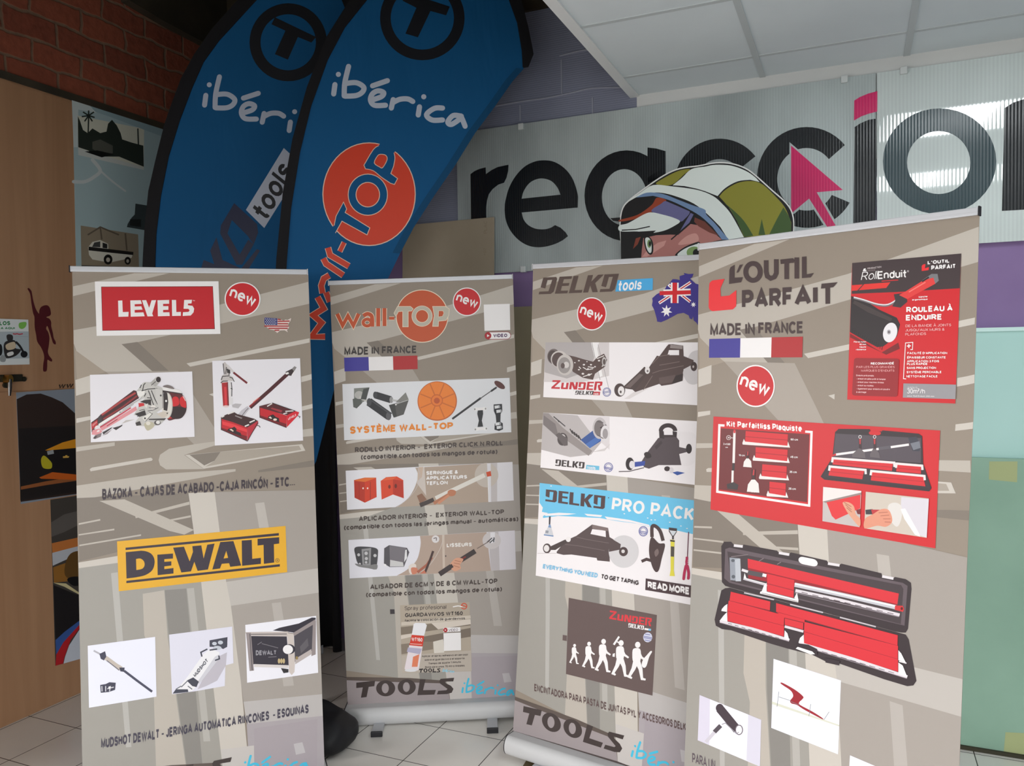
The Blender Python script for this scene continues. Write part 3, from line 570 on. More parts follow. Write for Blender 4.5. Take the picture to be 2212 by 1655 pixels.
r, s, a = wall_sheet('leaflet', [fr(*FS)(p) for p in ((-120,485),(337,500),(353,1033),(-120,1045))], (226,232,232), 'white leaflet with green lettering stuck above the door handle', 'leaflet')
a.use(*FS); a.poly((178,190,196), (-120,645),(343,640),(350,960),(-120,970)); a.text((40,130,70), 'LOS', (-6,567), (122,565), 48, .24); a.text((60,140,90), 'A AQUI', (8,615), (176,615), 28, .24)
a.curve((130,196,90), (222,560),(240,535),(310,530),(308,580),(270,610),(232,600)); a.brush((190,40,60), 12, (158,668),(180,672),(205,668),(230,674),(268,668)); a.line((150,160,170), 3, (190,700),(335,705))
a.curve((52,50,50), (78,690),(110,674),(150,690),(152,740),(120,765),(88,745)); a.curve((46,44,44), (45,800),(80,755),(170,745),(190,790),(185,840),(250,860),(190,930),(80,960),(50,900)); a.curve((206,188,160), (70,800),(170,765),(180,840),(90,860)); a.curve((226,228,226), (85,900),(150,880),(160,915),(100,935))
a.brush((34,34,36), 26, (195,770),(240,820),(285,900)); a.ell((26,28,32), 287,912,42,40,20); a.ell((30,32,34), 5,860,24,70,16); a.curve((150,156,158), (0,960),(30,920),(70,950),(60,1000),(10,1000)); a.done('printed_picture', s)
P = Plane(LEFT.p3(0, 0, .0052), UL, ZZ); a = Art(P, 2e-4); a.use(*FS)
def deco(name, label, cat, pts, col):
    fS = fr(*FS); q = [P.uv(fS(p)) for p in pts]; m = MB().mat(ink(col)); m.prism(P, q[::-1], -.001, 0); return tag(m.build(name), label, cat)
deco('wall_decal', 'dark maroon silhouette decal of a woman with one arm raised, on the timber wall', 'decal', smooth_pts([(330,135),(345,125),(375,160),(383,200),(400,290),(430,380),(465,430),(470,390),(490,350),(530,330),(570,332),(595,365),(607,430),(590,455),(560,465),(555,475),(590,490),(610,530),(610,580),(630,660),(640,720),(662,760),(662,795),(635,780),(618,730),(590,640),(565,575),(550,610),(575,650),(590,720),(580,820),(570,880),(585,930),(620,975),(615,1000),(590,990),(565,980),(562,1050),(555,1110),(530,1120),(515,1105),(517,1030),(528,960),(520,900),(490,830),(445,760),(432,680),(415,590),(412,470),(395,420),(375,300),(360,190)], 3, True), (84,26,32))
a.text((40,34,32), 'WWW', (690,1320), (960,1304), 50, .2, lean=.25); o = a.done('vinyl_lettering', None); tag(o, 'black www lettering on the timber wall above the car poster', 'lettering')
r, s, a = wall_sheet('poster', ((35,848),(300,831),(300,1046),(45,1089)), (140,150,162), 'poster of a yellow sports car before a dark mountain, beside the left banner', 'poster')
a.use(*FB); a.poly((52,40,36), (107,1012),(170,982),(260,976),(330,1000),(400,1032),(465,1090),(500,1120),(890,1180),(890,1560),(132,1668)); a.poly((34,30,30), (120,1200),(490,1180),(880,1240),(885,1540),(130,1660))
a.poly((150,90,50), (133,1570),(300,1535),(885,1450),(885,1475),(300,1560),(133,1590)); a.poly((200,96,30), (250,1512),(335,1478),(500,1495),(700,1470),(700,1500),(490,1528),(262,1520))
a.poly((222,150,34), (288,1338),(400,1288),(500,1262),(640,1262),(700,1300),(690,1330),(500,1322),(300,1340)); a.poly((26,24,26), (300,1342),(500,1326),(690,1335),(700,1460),(500,1480),(335,1478),(300,1400)); a.curve((190,180,40), (262,1400),(280,1372),(315,1400),(332,1425),(325,1455),(275,1450)); a.poly((160,166,170), (300,1345),(340,1335),(345,1360),(305,1368)); a.poly((210,170,80), (402,1376),(415,1376),(418,1370),(430,1370),(430,1376),(442,1376),(438,1386),(402,1388)); a.done('printed_picture', s)
r, s, a = wall_sheet('poster', [fr(*FC)(p) for p in ((314,0),(900,-92),(930,870),(345,1032))], (70,66,62), 'sunset poster with a blue, red and white corner, below the car poster', 'poster')
a.use(*FC); a.poly((96,92,88), (318,140),(400,90),(480,70),(880,0),(880,120),(480,160),(400,200),(320,230)); a.poly((196,120,60), (322,270),(480,235),(890,150),(890,250),(480,290),(326,330)); a.poly((190,196,204), (325,330),(400,310),(480,290),(890,230),(890,330),(480,340),(328,410)); a.poly((150,104,44), (330,420),(400,395),(890,300),(900,440),(490,500),(335,515)); a.curve((100,72,34), (405,470),(415,370),(470,320),(600,330),(600,480),(480,500)); a.poly((206,196,150), (330,515),(400,540),(490,588),(490,575),(410,520)); a.poly((30,28,30), (333,530),(480,590),(910,500),(920,640),(345,870)); a.curve((20,20,24), (418,500),(440,480),(500,480),(520,520),(460,535))
a.poly((58,92,160), (345,872),(400,822),(495,750),(925,640),(926,690),(495,780),(430,850),(390,900),(350,965)); a.poly((186,36,44), (345,1032),(350,962),(395,885),(495,775),(926,688),(926,720),(495,800),(440,870),(400,980),(392,1018)); a.poly((206,214,226), (395,1018),(405,975),(430,905),(495,805),(926,722),(930,868)); a.done('printed_picture', s)
# ================================================================ BLACK CURTAIN AND TIMBER POST BY THE CORNER
cv = Plane(BACK.p3(0, 0, .16), UB, ZZ); c0 = CB+.06; c1 = cv.uv((739, 1200))[0]; n = 90; m = MB().mat(M('black_curtain_cloth', (26,26,30), .85)); vs = []; fs = []
for j in range(7):
    for i in range(n+1):
        t = i/n; amp = .035*(.5+.5*j/6 if j < 6 else 1); vs.append(cv.p3(c0+(c1-c0)*t, .004+2.27*(1-j/6), amp*math.sin(t*34+.5*math.sin(j*.7+t*9))+.02*math.sin(t*13+j*.3)))
for j in range(6):
    for i in range(n): fs.append((j*(n+1)+i, (j+1)*(n+1)+i, (j+1)*(n+1)+i+1, j*(n+1)+i+1))
m.add(vs, fs); cu = m.build('curtain', None, True); md = cu.modifiers.new('thick', 'SOLIDIFY'); md.thickness = .003; tag(cu, 'black cloth hanging in folds to the floor between the two left banners', 'curtain')
m = MB().mat(M('red_brown_timber', (104,66,54), .6)); m.box(cv, c1+.002, c1+.03, 0, 2.3, -.16, .0, .003); tag(m.build('timber_post'), 'narrow red-brown post beside the black cloth, left of the second banner', 'post')

# ================================================================ FEATHER FLAGS
Art.textv = lambda s, c, t, p0, p1, hv, w=.2: s.polys([[(p0[0]+(p1[0]-p0[0])*a+hv[0]*b, p0[1]+(p1[1]-p0[1])*a+hv[1]*b) for a, b in q] for q in text_quads(t, w)], c)
def _cloth(base):
    def f(nt, b, mk, ln):
        tc = mk('ShaderNodeTexCoord'); mp = mk('ShaderNodeMapping'); mp.inputs['Scale'].default_value = (1.6, 1.6, .5); mp.inputs['Rotation'].default_value = (0, .5, .3); ln(tc.outputs['Object'], mp.inputs['Vector'])
        no = mk('ShaderNodeTexNoise', i_Scale=2.5, i_Detail=3.0); no.inputs['Distortion'].default_value = .8; ln(mp.outputs['Vector'], no.inputs['Vector'])
        bp = mk('ShaderNodeBump'); bp.inputs['Strength'].default_value = .5; bp.inputs['Distance'].default_value = .03; ln(no.outputs['Fac'], bp.inputs['Height']); ln(bp.outputs['Normal'], b.inputs['Normal'])
        b.inputs['Base Color'].default_value = c4(*base); b.inputs['Roughness'].default_value = .7; b.inputs['Specular IOR Level'].default_value = .25
        b.inputs['Transmission Weight'].default_value = 0.0
    return f
FBLUE = node_mat('blue_flag_cloth', _cloth((10, 84, 134))); FBLUE2 = node_mat('darker_blue_hem_cloth', _cloth((8, 70, 110)))  # second, darker blue is for the hem
FBLACK = node_mat('black_flag_sleeve', _cloth((20, 20, 24)))
IBER = [[(365,540),(357,600)], [(452,424),(428,530),(424,612)], [(428,534),(500,528),(548,556),(540,588),(500,610),(430,614)], [(605,548),(700,515)],
        [(596,640),(660,618),(676,592),(640,580),(604,600),(592,640),(618,672),(688,672)], [(737,636),(725,690)], [(735,655),(780,634),(830,632),(862,648)], [(905,682),(897,734)],
        [(1052,690),(1000,692),(950,732),(985,766),(1052,766)], [(1172,742),(1120,738),(1086,778),(1110,794),(1168,756)], [(1168,740),(1182,770),(1196,806)]]
IDOT = [(387,475), (932,618)]
def iberica(a, c, w, g):
    """handwritten word; g maps the master drawing into the current frame"""
    k0 = a.k
    for st in IBER: a.brush(c, w, *[g(p) for p in st])
    for p in IDOT: q = g(p); a.ell(c, q[0], q[1], w*.5, w*.5, 12)
def flag(P, sail, sleeve, label, foot):
    r = empty('feather_flag', foot, 0, label, 'flag', 'blue feather flags behind the banners')
    m = MB().mat(FBLUE); m.prism(P, [P.uv(p) for p in sail][::-1], -.0012, 0); s = m.build('sail', r)
    m = MB().mat(FBLACK); m.prism(P, [P.uv(p) for p in sleeve][::-1], -.012, .006); m.build('pole_sleeve', r)
    m = MB().mat(M('grey_flag_pole', (90,92,96), .35, .8)); q = P.p3(*P.uv(((sleeve[0][0]+sleeve[-1][0])/2, sleeve[0][1])), -.004)
    m.sweep([q+V((0,0,.1)), V((q.x, q.y, .05))], .011, 12); m.build('pole', r)
    m = MB().mat(M('black_steel', (30,30,34), .5, .5)); Pz = Plane((q.x, q.y, .006), (math.cos(.6), math.sin(.6), 0), (-math.sin(.6), math.cos(.6), 0))
    m.box(Pz, -.2, .2, -.025, .025, 0, .012, .002); m.box(Pz, -.025, .025, -.2, .2, .012, .024, .002); m.box(Pz, -.02, .02, -.02, .02, .024, .07, .004); m.build('cross_base', r)
    return r, s, Art(P, 3e-4)
y1 = math.radians(11); PF = Plane((-1.1, 3.72, 0), (math.cos(y1), math.sin(y1), 0), ZZ)
sail1 = [(612,1150),(611,900),(612,700),(620,560),(629,450),(648,330),(672,230),(708,130),(745,60),(793,0),(850,-55),(930,-95),(1010,-85),(1070,-45),(1099,0),(1117,50),(1127,110),(1131,149),(1107,176),(1067,233),(1026,288),(982,359),(938,423),(894,491),(864,548),(840,598),(722,840),(683,996)]
slv1 = [(590,1150),(589,900),(590,700),(597,560),(611,416),(632,300),(663,189),(705,81),(756,0),(820,-75),(920,-125),(1030,-118),(1095,-60),(1126,0),(1141,60),(1150,105),(1152,118),(1142,143),(1129,146)]+sail1[16::-1]
def smooth_open(p): return p
r1, s1f, a = flag(PF, sail1, slv1, 'front blue feather flag with an orange disc logo and white handwriting', PF.p3(0, 0))
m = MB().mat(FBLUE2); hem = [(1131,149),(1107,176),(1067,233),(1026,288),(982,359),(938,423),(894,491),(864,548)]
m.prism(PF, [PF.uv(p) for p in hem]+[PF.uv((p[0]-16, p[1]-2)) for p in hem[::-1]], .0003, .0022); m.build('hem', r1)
NB = (24,26,32)
a.use(*FD); a.ring(NB, 923, 115, 236, 236, 68, n=48); a.poly(NB, (797,5),(815,-55),(970,0),(1098,42),(1075,98),(975,70),(895,238),(815,215),(885,50)); a.done('ring_logo', s1f)
iberica(a, (190,200,216), 33, lambda p: p); a.done('handwritten_lettering', s1f, 'white handwritten lettering')
OR = (214,62,34); CR = (232,200,176); BL = FBLUE
a.ell(CR, 583,1240,298,331,48); a.ell(OR, 583,1240,292,325,48)
def cut(pts, col=BL, out=0): a.poly(col, *pts); a.line(CR, 4.5, *(pts[:len(pts)-out]), closed=not out)
cut(smooth_pts([(645,930),(610,955),(550,1055)],3)+smooth_pts([(560,1078),(610,1090),(660,1130),(720,1170)],3)+[(745,1178),(765,1140),(722,1108)]+smooth_pts([(740,1060),(748,1010),(742,975)],3)+[(810,900),(690,850)], BL, 2)
cut(smooth_pts([(660,985),(690,992),(698,1020),(670,1070),(650,1066),(616,1040),(638,994)],3,True), OR)
a.ell(CR, 575,1243,128,134,36); a.ell(BL, 575,1243,123,129,36); a.ell(CR, 575,1243,78,81,32); a.ell(OR, 575,1243,73,76,32)
cut([(360,1440),(372,1380),(420,1290),(440,1335),(430,1357),(588,1455),(570,1500),(410,1412),(368,1488),(318,1470)], BL, 1)
a.poly(BL, (690,840),(700,905),(742,970),(830,900)); a.poly(BL, (300,1450),(352,1452),(366,1492),(320,1510))
def worm(w, *p): a.line(CR, w+9, *p); a.line(OR, w, *p)
worm(26, (424,1548),(396,1606)); a.use(*FE)
for st in (((236,52),(252,108),(392,190)), ((202,132),(222,172),(350,258)), ((196,392),(186,335),(205,282),(246,258)), ((222,385),(250,455)), ((158,420),(205,505),(125,555),(190,612),(112,715),(215,715))): worm(40, *st)
a.done('round_logo', s1f, 'orange disc logo and orange lettering')
y2 = math.radians(9); PB = Plane((-1.9, 4.02, 0), (math.cos(y2), math.sin(y2), 0), ZZ)
in2 = [(330,1150),(331,800),(334,650),(336,560),(338,507),(348,423),(365,338),(389,260),(416,189),(440,135),(474,88),(555,0),(610,-40),(670,-48),(720,-25),(738,0),(770,80),(808,190)]
sail2 = in2+[(830,225),(640,560),(560,720)]
slv2 = [(303,1150),(302,900),(304,700),(309,560),(313,491),(321,413),(335,352),(355,271),(369,230),(392,169),(420,118),(457,64),(514,0),(590,-66),(665,-80),(735,-50),(760,0),(795,80),(832,200),(830,222)]+in2[::-1]
r2, s2f, a = flag(PB, sail2, slv2, 'rear blue feather flag with a ring logo, half hidden by the front one', PB.p3(0, 0))
a.use(*FA); a.ring(NB, 1840,270,212,214,70, n=44); a.poly(NB, (1755,110),(2018,236),(1988,272),(1902,236),(1838,381),(1755,346),(1822,196),(1733,155)); a.done('ring_logo', s2f)
iberica(a, (184,194,212), 32, lambda p: (1310+(p[0]-361), 640+(p[1]-570)*1.05+(p[0]-361)*.04)); a.done('handwritten_lettering', s2f)
a.poly((184,192,208), (1570,1340),(1812,945),(1935,1060),(1687,1456)); a.textv(NB, 'tools', (1700,1418), (1880,1095), (-104,-84), .19)
NV = (28,34,66)
a.poly(NV, (1495,1297),(1640,1430),(1648,1485),(1620,1560),(1590,1520),(1585,1510),(1480,1405)); a.poly(NV, (1495,1297),(1480,1405),(1452,1490),(1530,1625),(1585,1530),(1620,1560),(1545,1690),(1510,1690),(1405,1490),(1410,1440))
a.poly(NV, (1382,1515),(1342,1600),(1372,1700),(1480,1745),(1560,1760),(1660,1600),(1640,1590),(1540,1715),(1420,1660)); a.poly(NV, (1300,1660),(1270,1760),(1440,1790),(1400,1700)); a.done('lettering', s2f, 'dark navy block letters')
# ================================================================ BLACK BAG WEIGHT ON THE FLOOR
m = MB().mat(M('black_rubberised_bag', (26,27,31), .55)); cx_, cy_ = -.868, 3.40; vs = []; fs = []; nu, nv = 40, 14
for j in range(nv+1):
    for i in range(nu):
        t = 2*math.pi*i/nu; p = math.pi*j/nv; rr = .165*math.sin(p)**.55*(1+.03*math.sin(5*t)); zz = .062-.062*math.copysign(abs(math.cos(p))**.7, math.cos(p))
        if j == 0 or j == nv: rr = .001
        x, y = rr*math.cos(t), rr*math.sin(t)
        if zz > .06: zz += .085*math.exp(-((x+.07)**2+(y-.03)**2)/.0045)+.012*math.sin(31*x+17*y); zz += .02*math.exp(-(rr-.11)**2/.0008)
        vs.append((cx_+x, cy_+y, max(.001, zz)))
for j in range(nv):
    for i in range(nu): fs.append((j*nu+i, j*nu+(i+1) % nu, (j+1)*nu+(i+1) % nu, (j+1)*nu+i))
m.add(vs, fs); rw = m.build('bag_weight', None, True); tag(rw, 'lumpy round black bag on the floor, half hidden behind the left banner', 'bag')

# ================================================================ ROLL-UP BANNERS
ALU = M('brushed_aluminium', (196,198,202), .45, .35); ALUW = M('silver_lacquer', (196,197,198), .5, .0); CAPM = M('black_end_cap', (30,30,34), .5)
PAR = dict(b1=(.33698,.07767,.00654,-1.22504,3.063,2.05817), b2=(.03487,.01685,.0234,-.41674,3.67663,2.06879), b3=(-.55828,.0663,-.02453,.45924,3.16449,2.07945), b4=(-.86282,.04546,-.00807,.91254,2.32884,2.06118))
BP = {k: tilted(*v) for k, v in PAR.items()}
EDGE = dict(b1=([(156,592),(166,1080),(178,1655)], [(666,592),(681.6,1080),(701,1655)]), b2=([(712,612),(740.9,1294),(751.2,1522)], [(1108.4,607),(1118,936),(1125.5,1150)]),
  b3=([(1151.5,581),(1143.3,888),(1124.8,1300),(1108.6,1577)], None), b4=([(1509.6,540),(1505.7,900),(1495,1205),(1478.5,1655)], [(2116,466),(2102.7,900),(2091,1170),(2072.5,1655)]))
BOT = -2.0
def edges(k):
    P = BP[k]; out = []
    for side, L in zip((-1, 1), EDGE[k]):
        if L is None: q = [(.421, -.02), (.421, BOT)]
        else:
            q = sorted([P.uv(p) for p in L], key=lambda t: -t[1]); a, b = q[-2], q[-1]
            q[0] = (q[0][0], -.018)
            s_ = (b[0]-a[0])/(b[1]-a[1]); q.append((b[0]+s_*(BOT-b[1])*.4, BOT)) if b[1] > BOT+.02 else None
        out.append(q)
    return out
EDG = {k: edges(k) for k in BP}
def eu(k, side, v):
    L = EDG[k][side]
    if v >= L[0][1]: return L[0][0]
    for a, b in zip(L, L[1:]):
        if v >= b[1]: return a[0]+(b[0]-a[0])*(v-a[1])/(b[1]-a[1])
    return L[-1][0]
def remap(src, dst):
    """uv on banner src -> uv at the same place of the artwork on banner dst"""
    def g(p):
        u, v = p; v = min(-.018, max(BOT, v)); l, r = eu(src, 0, v), eu(src, 1, v); s_ = max(0, min(1, (u-l)/(r-l))); L, R = eu(dst, 0, v), eu(dst, 1, v); return (L+(R-L)*s_, v)
    return g
class UVP:
    def __init__(s, P): s.P = P
    def at(s, p, off): return s.P.p3(p[0], p[1], off)
DK = (146,135,122); LT = (185,178,168); LL = (200,194,185); DD = (128,119,109); MG = (158,155,148); RG = (162,155,148)
BG1 = [(LT,[(24,180),(430,93),(660,93),(24,245)]), (LT,[(1582,150),(1592,295),(990,430),(450,550),(90,640),(28,560),(28,470),(1000,300)]), (LT,[(30,560),(90,606),(345,562),(560,750),(240,745),(60,650)]),
  (DD,[(345,563),(450,548),(660,742),(560,752)]), ((167,158,148),[(240,745),(720,740),(1000,1180),(960,1232),(830,1232),(700,1100)]), ((160,148,133),[(36,600),(240,748),(50,800)]), (LL,[(40,800),(145,768),(145,875),(44,905)]),
  (LL,[(46,1055),(145,1038),(145,1062),(46,1085)]), (LL,[(775,690),(800,712),(1590,552),(1590,524)]), (LL,[(1535,778),(1610,760),(1612,796),(1535,815)]), (LL,[(1540,975),(1615,958),(1615,986),(1540,1003)]), (LL,[(925,895),(960,885),(960,912)]),
  (LT,[(590,1330),(600,1295),(660,1255),(830,1225),(1610,1120),(1615,1170),(960,1235),(760,1297),(890,1390),(640,1392),(600,1365)]), (LT,[(46,1245),(300,1212),(300,1236),(46,1275)]), (LL,[(135,1390),(150,1380),(540,1314),(552,1325),(545,1335),(140,1405)]),
  (LL,[(765,1297),(1540,1225),(1562,1268),(890,1388)]), (DD,[(795,1296),(1000,1276),(960,1335),(893,1366)]), ((167,158,146),[(1000,1276),(1520,1235),(1535,1262),(900,1374),(960,1335)]),
  (LT,[(44,1500),(560,1425),(1100,1390),(1100,1405),(640,1490),(44,1600)]), (DD,[(1250,1398),(1620,1330),(1622,1372),(1250,1412)])]
BG2 = [(DD,[(44,45),(715,15),(748,258),(60,425)]), (LT,[(180,62),(330,52),(748,236),(690,264),(600,242)]), (LT,[(395,150),(720,66),(722,84),(398,166)]), (LT,[(560,182),(728,148),(730,160),(562,192)]), (LT,[(56,196),(185,170),(186,180),(56,206)]), (LT,[(56,262),(270,228),(270,238),(56,270)]),
  (LT,[(60,325),(430,262),(430,272),(60,334)]), (LL,[(54,432),(290,392),(480,372),(290,438),(56,468)]), (MG,[(56,466),(290,434),(748,258),(830,830),(980,1660),(70,1660)]), ((180,178,173),[(250,496),(290,490),(372,1540),(340,1542)]),
  (LT,[(440,620),(570,598),(590,880),(700,1660),(520,1660),(500,1000),(450,870)]), ((137,134,129),[(572,598),(702,588),(800,1660),(705,1660),(600,900)]), ((178,175,169),[(706,588),(748,584),(846,1505),(806,1507)]),
  (LL,[(715,15),(872,8),(902,210),(962,580),(1002,850),(1078,1660),(920,1660),(792,560),(748,256)]), (RG,[(872,8),(1486,-5),(1496,470),(942,552)]), ((185,179,172),[(1115,76),(1170,70),(1198,222),(1140,224)]), ((187,182,176),[(942,548),(1496,466),(1502,612),(970,692)]),
  ((164,157,150),[(970,692),(1502,612),(1520,1222),(1045,1268)]), ((180,174,168),[(1215,676),(1270,670),(1348,1170),(1286,1176)]), ((185,181,179),[(1045,1268),(1520,1222),(1525,1352),(1065,1402)]), ((169,162,166),[(1065,1402),(1525,1352),(1540,1660),(1080,1660)]), ((189,184,187),[(1340,1496),(1400,1486),(1418,1546),(1350,1560)])]
BG3 = [((157,148,149),[(396,838),(1192,862),(1228,1012),(396,1085)]), ((94,83,77),[(396,820),(900,828),(1190,850),(1192,872),(700,858),(396,846)]), ((196,191,187),[(1190,770),(1392,770),(1398,1008),(1228,1012)]), ((166,158,163),[(1392,662),(1790,650),(1790,1020),(1398,1006)]), ((76,67,65),[(1225,1010),(1760,1026),(1760,1036),(405,1078),(405,1066)]), ((189,185,187),[(1640,792),(1695,788),(1715,858),(1655,864)])]
TOOLSG = [[(478,865),(628,850),(622,893),(577,899),(560,980),(515,985),(530,903),(478,908)], [(985,840),(1030,838),(1010,925),(1112,923),(1100,960),(965,965)], [(1150,835),(1258,826),(1250,855),(1182,857),(1188,868),(1232,890),(1252,915),(1238,945),(1200,956),(1120,959),(1130,930),(1195,925),(1204,915),(1145,872),(1140,850)]]
TOOLSO = [(712,910,76,64,28,40), (880,900,72,62,27,39)]
_D = ray((1172, 1647)); _q = CAMP+_D*((.02-EYE)/_D.z); _g = BP['b3']; _y = PAR['b3'][0]; _bb = _g.p3(0, -PAR['b3'][5]/_g.v.z)
FEET = {'b3': ((_q-_bb).dot(V((math.cos(_y), math.sin(_y), 0))), .25)}
def banner(k, label):
    P = BP[k]; yaw = PAR[k][0]; base = P.p3(0, -PAR[k][5]/P.v.z); r = empty('roll_up_banner', (base.x, base.y, 0), yaw, label, 'banner', 'roll-up banners standing in a row')
    # sheet: solid base colour plus the printed backdrop, one mesh
    m = MB().mat(ink(DK)); L, R = EDG[k]; m.prism(P, [(u, v) for u, v in L]+[(u, v) for u, v in R[::-1]], -.0009, 0)
    a = Art(UVP(P), 2e-4); a.EPS = 2e-5; a.SUB = 0; a.v = list(m.v); a.fc = list(m.f); a.m = list(m.m); a.mats = list(m.mats)
    for BG, frm, src in ((BG1, FWd, 'b1'), (BG2, FX, 'b1'), (BG3, FH, 'b2')):
        g = remap(src, k); f0 = fr(*frm); a.f = lambda p: g(BP[src].uv(f0(p)))
        for c, poly in BG: a.poly(c, *[q for i in range(len(poly)) for q in (poly[i], lerp(poly[i], poly[(i+1) % len(poly)], .5))])
    sh = a.done('print_sheet', r)
    # footer lettering common to all four
    a = Art(UVP(P), 1.3e-3); g2 = remap('b2', k); f2 = fr(*FH); a.f = lambda p: g2(BP['b2'].uv(f2(p)))
    a.polys(TOOLSG, 'dark')
    for cx, cy, rx, ry, ix, iy in TOOLSO: a.polys(band(cx, cy, rx, ry, cx-3, cy, ix, iy, 0, 360, 28), 'dark')
    a.done('bold_lettering', sh)
    iberica(a, 'cyan', 15, lambda p: (1322+(p[0]-357)*.49-(p[1]-600)*.02, 942+(p[1]-600)*.55-(p[0]-357)*.115)); a.done('handwritten_lettering', sh, 'cyan handwritten lettering')
    # top rail
    m = MB().mat(ALU); m.box(P, -.425, .425, -.021, 0, -.007, .006, .0025); m.box(P, -.4235, .4235, -.0125, -.0105, .0058, .0068); rl = m.build('top_rail', r)
    for s_ in (-1, 1):
        c = MB().mat(CAPM if (k, s_) in (('b4', 1), ('b1', -1)) else ALUW); c.box(P, min(s_*.425, s_*.4285), max(s_*.425, s_*.4285), -.023, .002, -.008, .007, .001); c.build('end_cap', rl)
    # base cassette with rounded front, two feet, support pole
    m = MB().mat(ALUW); vb = base.z*0-PAR[k][5]/P.v.z; y0, y1 = vb+.008, vb+.088
    prof = [(-.11, y0), (.06, y0)]+[(.075+.03*math.cos(math.radians(t)), y0+.04+.04*math.sin(math.radians(t))) for t in range(-84, 96, 6)]+[(.03, y1), (-.03, y1), (-.11, y0+.05)]
    n = len(prof); vs = [P.p3(u, v, c-.03) for u in (-.427, .427) for c, v in prof]; m.add(vs, [list(range(n)), list(range(n, 2*n))[::-1]]+[(i, n+i, n+(i+1) % n, (i+1) % n) for i in range(n)]); ca = m.build('base_cassette', r)
    for u in (-.431, .427):
        m = MB().mat(CAPM); m.add([P.p3(uu, v, c-.03) for uu in (u, u+.004) for c, v in prof], [list(range(n)), list(range(n, 2*n))[::-1]]+[(i, n+i, n+(i+1) % n, (i+1) % n) for i in range(n)]); m.build('side_cap', ca)
    G = Plane((base.x, base.y, 0), (math.cos(yaw), math.sin(yaw), 0), (-math.sin(yaw), math.cos(yaw), 0))   # a across, b back, c up
    for u in FEET.get(k, (-.27, .25)):
        m = MB().mat(ALU); m.box(G, u-.024, u+.024, -.155, .2, .002, .021, .003); ft = m.build('foot', r); 
        for y_ in (-.167, .2): m = MB().mat(CAPM); m.box(G, u-.026, u+.026, y_, y_+.011, .0, .024, .003); m.build('foot_cap', ft)
    m = MB().mat(ALU); m.sweep([P.p3(0, vb+.1, -.05), P.p3(0, -.015, -.018)], .009, 10); m.build('support_pole', r)
    return r, sh, Art(P, 1.5e-3)
def badge(a, sh, frm, cx, cy, rx, ry, t0, t1, h, w=.185, h1=None):
    a.use(*frm); a.ell('white', cx, cy, rx, ry, 44); a.ell('red', cx, cy, rx*.935, ry*.935, 44); a.text('white', 'new', t0, (t1[0]-h*.24, t1[1]-h*.02), h, w, h1, .3, .08); a.done('round_badge', sh, 'round red badge')
def tri(a, frm, q, name, sh):
    """three upright colour fields: q = tl, tr, br, bl, splits at thirds"""
    a.use(*frm); tl, tr, br, bl = q
    for i, c in enumerate(((60,54,150), 'white', (176,36,40))): a.poly(c, lerp(tl, tr, i/3), lerp(tl, tr, (i+1)/3), lerp(bl, br, (i+1)/3), lerp(bl, br, i/3))
    a.done(name, sh)
DELKO = [[(0,1),(.17,1),(.19,.88),(.19,.12),(.16,0),(0,0),(0,.16),(.12,.16),(.128,.84),(.065,.84),(.065,.34),(0,.42)], [(.215,1),(.38,1),(.38,.84),(.28,.84),(.28,.6),(.37,.6),(.37,.44),(.28,.44),(.28,.16),(.38,.16),(.38,0),(.215,0)],
  [(.40,1),(.465,1),(.465,.16),(.57,.16),(.57,0),(.40,0)], [(.59,0),(.59,1),(.655,1),(.655,.6),(.725,1),(.80,1),(.715,.52),(.785,0),(.715,0),(.655,.42),(.655,0)], [(.81,1),(1,1),(1,.12),(.97,0),(.81,0),(.81,.16),(.93,.16),(.93,.84),(.875,.84),(.875,.26),(.81,.34)]]
def sq(*L): return [q for p in L for q in strip(p, .05)]
ZUNDER = [[(0,1),(.16,1),(.16,.85),(.06,.2),(.17,.2),(.17,0),(0,0),(0,.18),(.1,.8),(0,.8)], [(.19,.72),(.235,.72),(.235,.18),(.285,.18),(.285,.72),(.33,.72),(.33,0),(.2,0),(.19,.1)], [(.355,0),(.355,.8),(.42,.8),(.47,.3),(.47,.8),(.515,.8),(.515,0),(.45,0),(.4,.5),(.4,0)],
  [(.535,.8),(.66,.8),(.675,.7),(.675,.1),(.655,0),(.535,0),(.535,.16),(.63,.16),(.63,.64),(.58,.64),(.58,.25),(.535,.3)], [(.7,.85),(.83,.85),(.83,.7),(.745,.7),(.745,.5),(.82,.5),(.82,.36),(.745,.36),(.745,.16),(.83,.16),(.83,0),(.7,0)], [(.85,0),(.85,.88),(.99,.88),(1,.8),(1,.5),(.96,.4),(1,.0),(.95,0),(.92,.38),(.92,.56),(.955,.56),(.955,.72),(.895,.72),(.895,0)]]

# ---------------------------------------------------------------- first banner (left)
r, sh, a = banner('b1', 'left roll-up banner with a red framed logo on top and a yellow logo below')
a.use(*FWd); a.poly('white', (168,148),(987,146),(1000,495),(180,508)); a.poly((70,24,30), (210,182),(950,179),(963,463),(218,474)); a.poly((196,24,36), (213,185),(948,182),(960,460),(220,471))
a.polys([[(322,275),(350,273),(353,350),(392,349),(390,380),(325,382)], [(403,273),(472,272),(480,296),(432,298),(432,313),(476,312),(484,334),(432,336),(432,354),(490,352),(498,378),(406,381)], [(480,272),(508,271),(528,322),(544,272),(574,271),(548,360),(555,378),(517,379)],
 [(583,272),(660,270),(660,295),(620,296),(620,311),(655,311),(655,335),(620,336),(620,352),(662,351),(664,376),(586,378)], [(678,270),(706,270),(708,350),(738,349),(738,375),(680,376)], [(760,270),(812,269),(808,293),(785,294),(784,305),(815,309),(826,327),(822,352),(803,373),(750,376),(752,351),(788,349),(796,340),(788,329),(756,328)]], 'white')
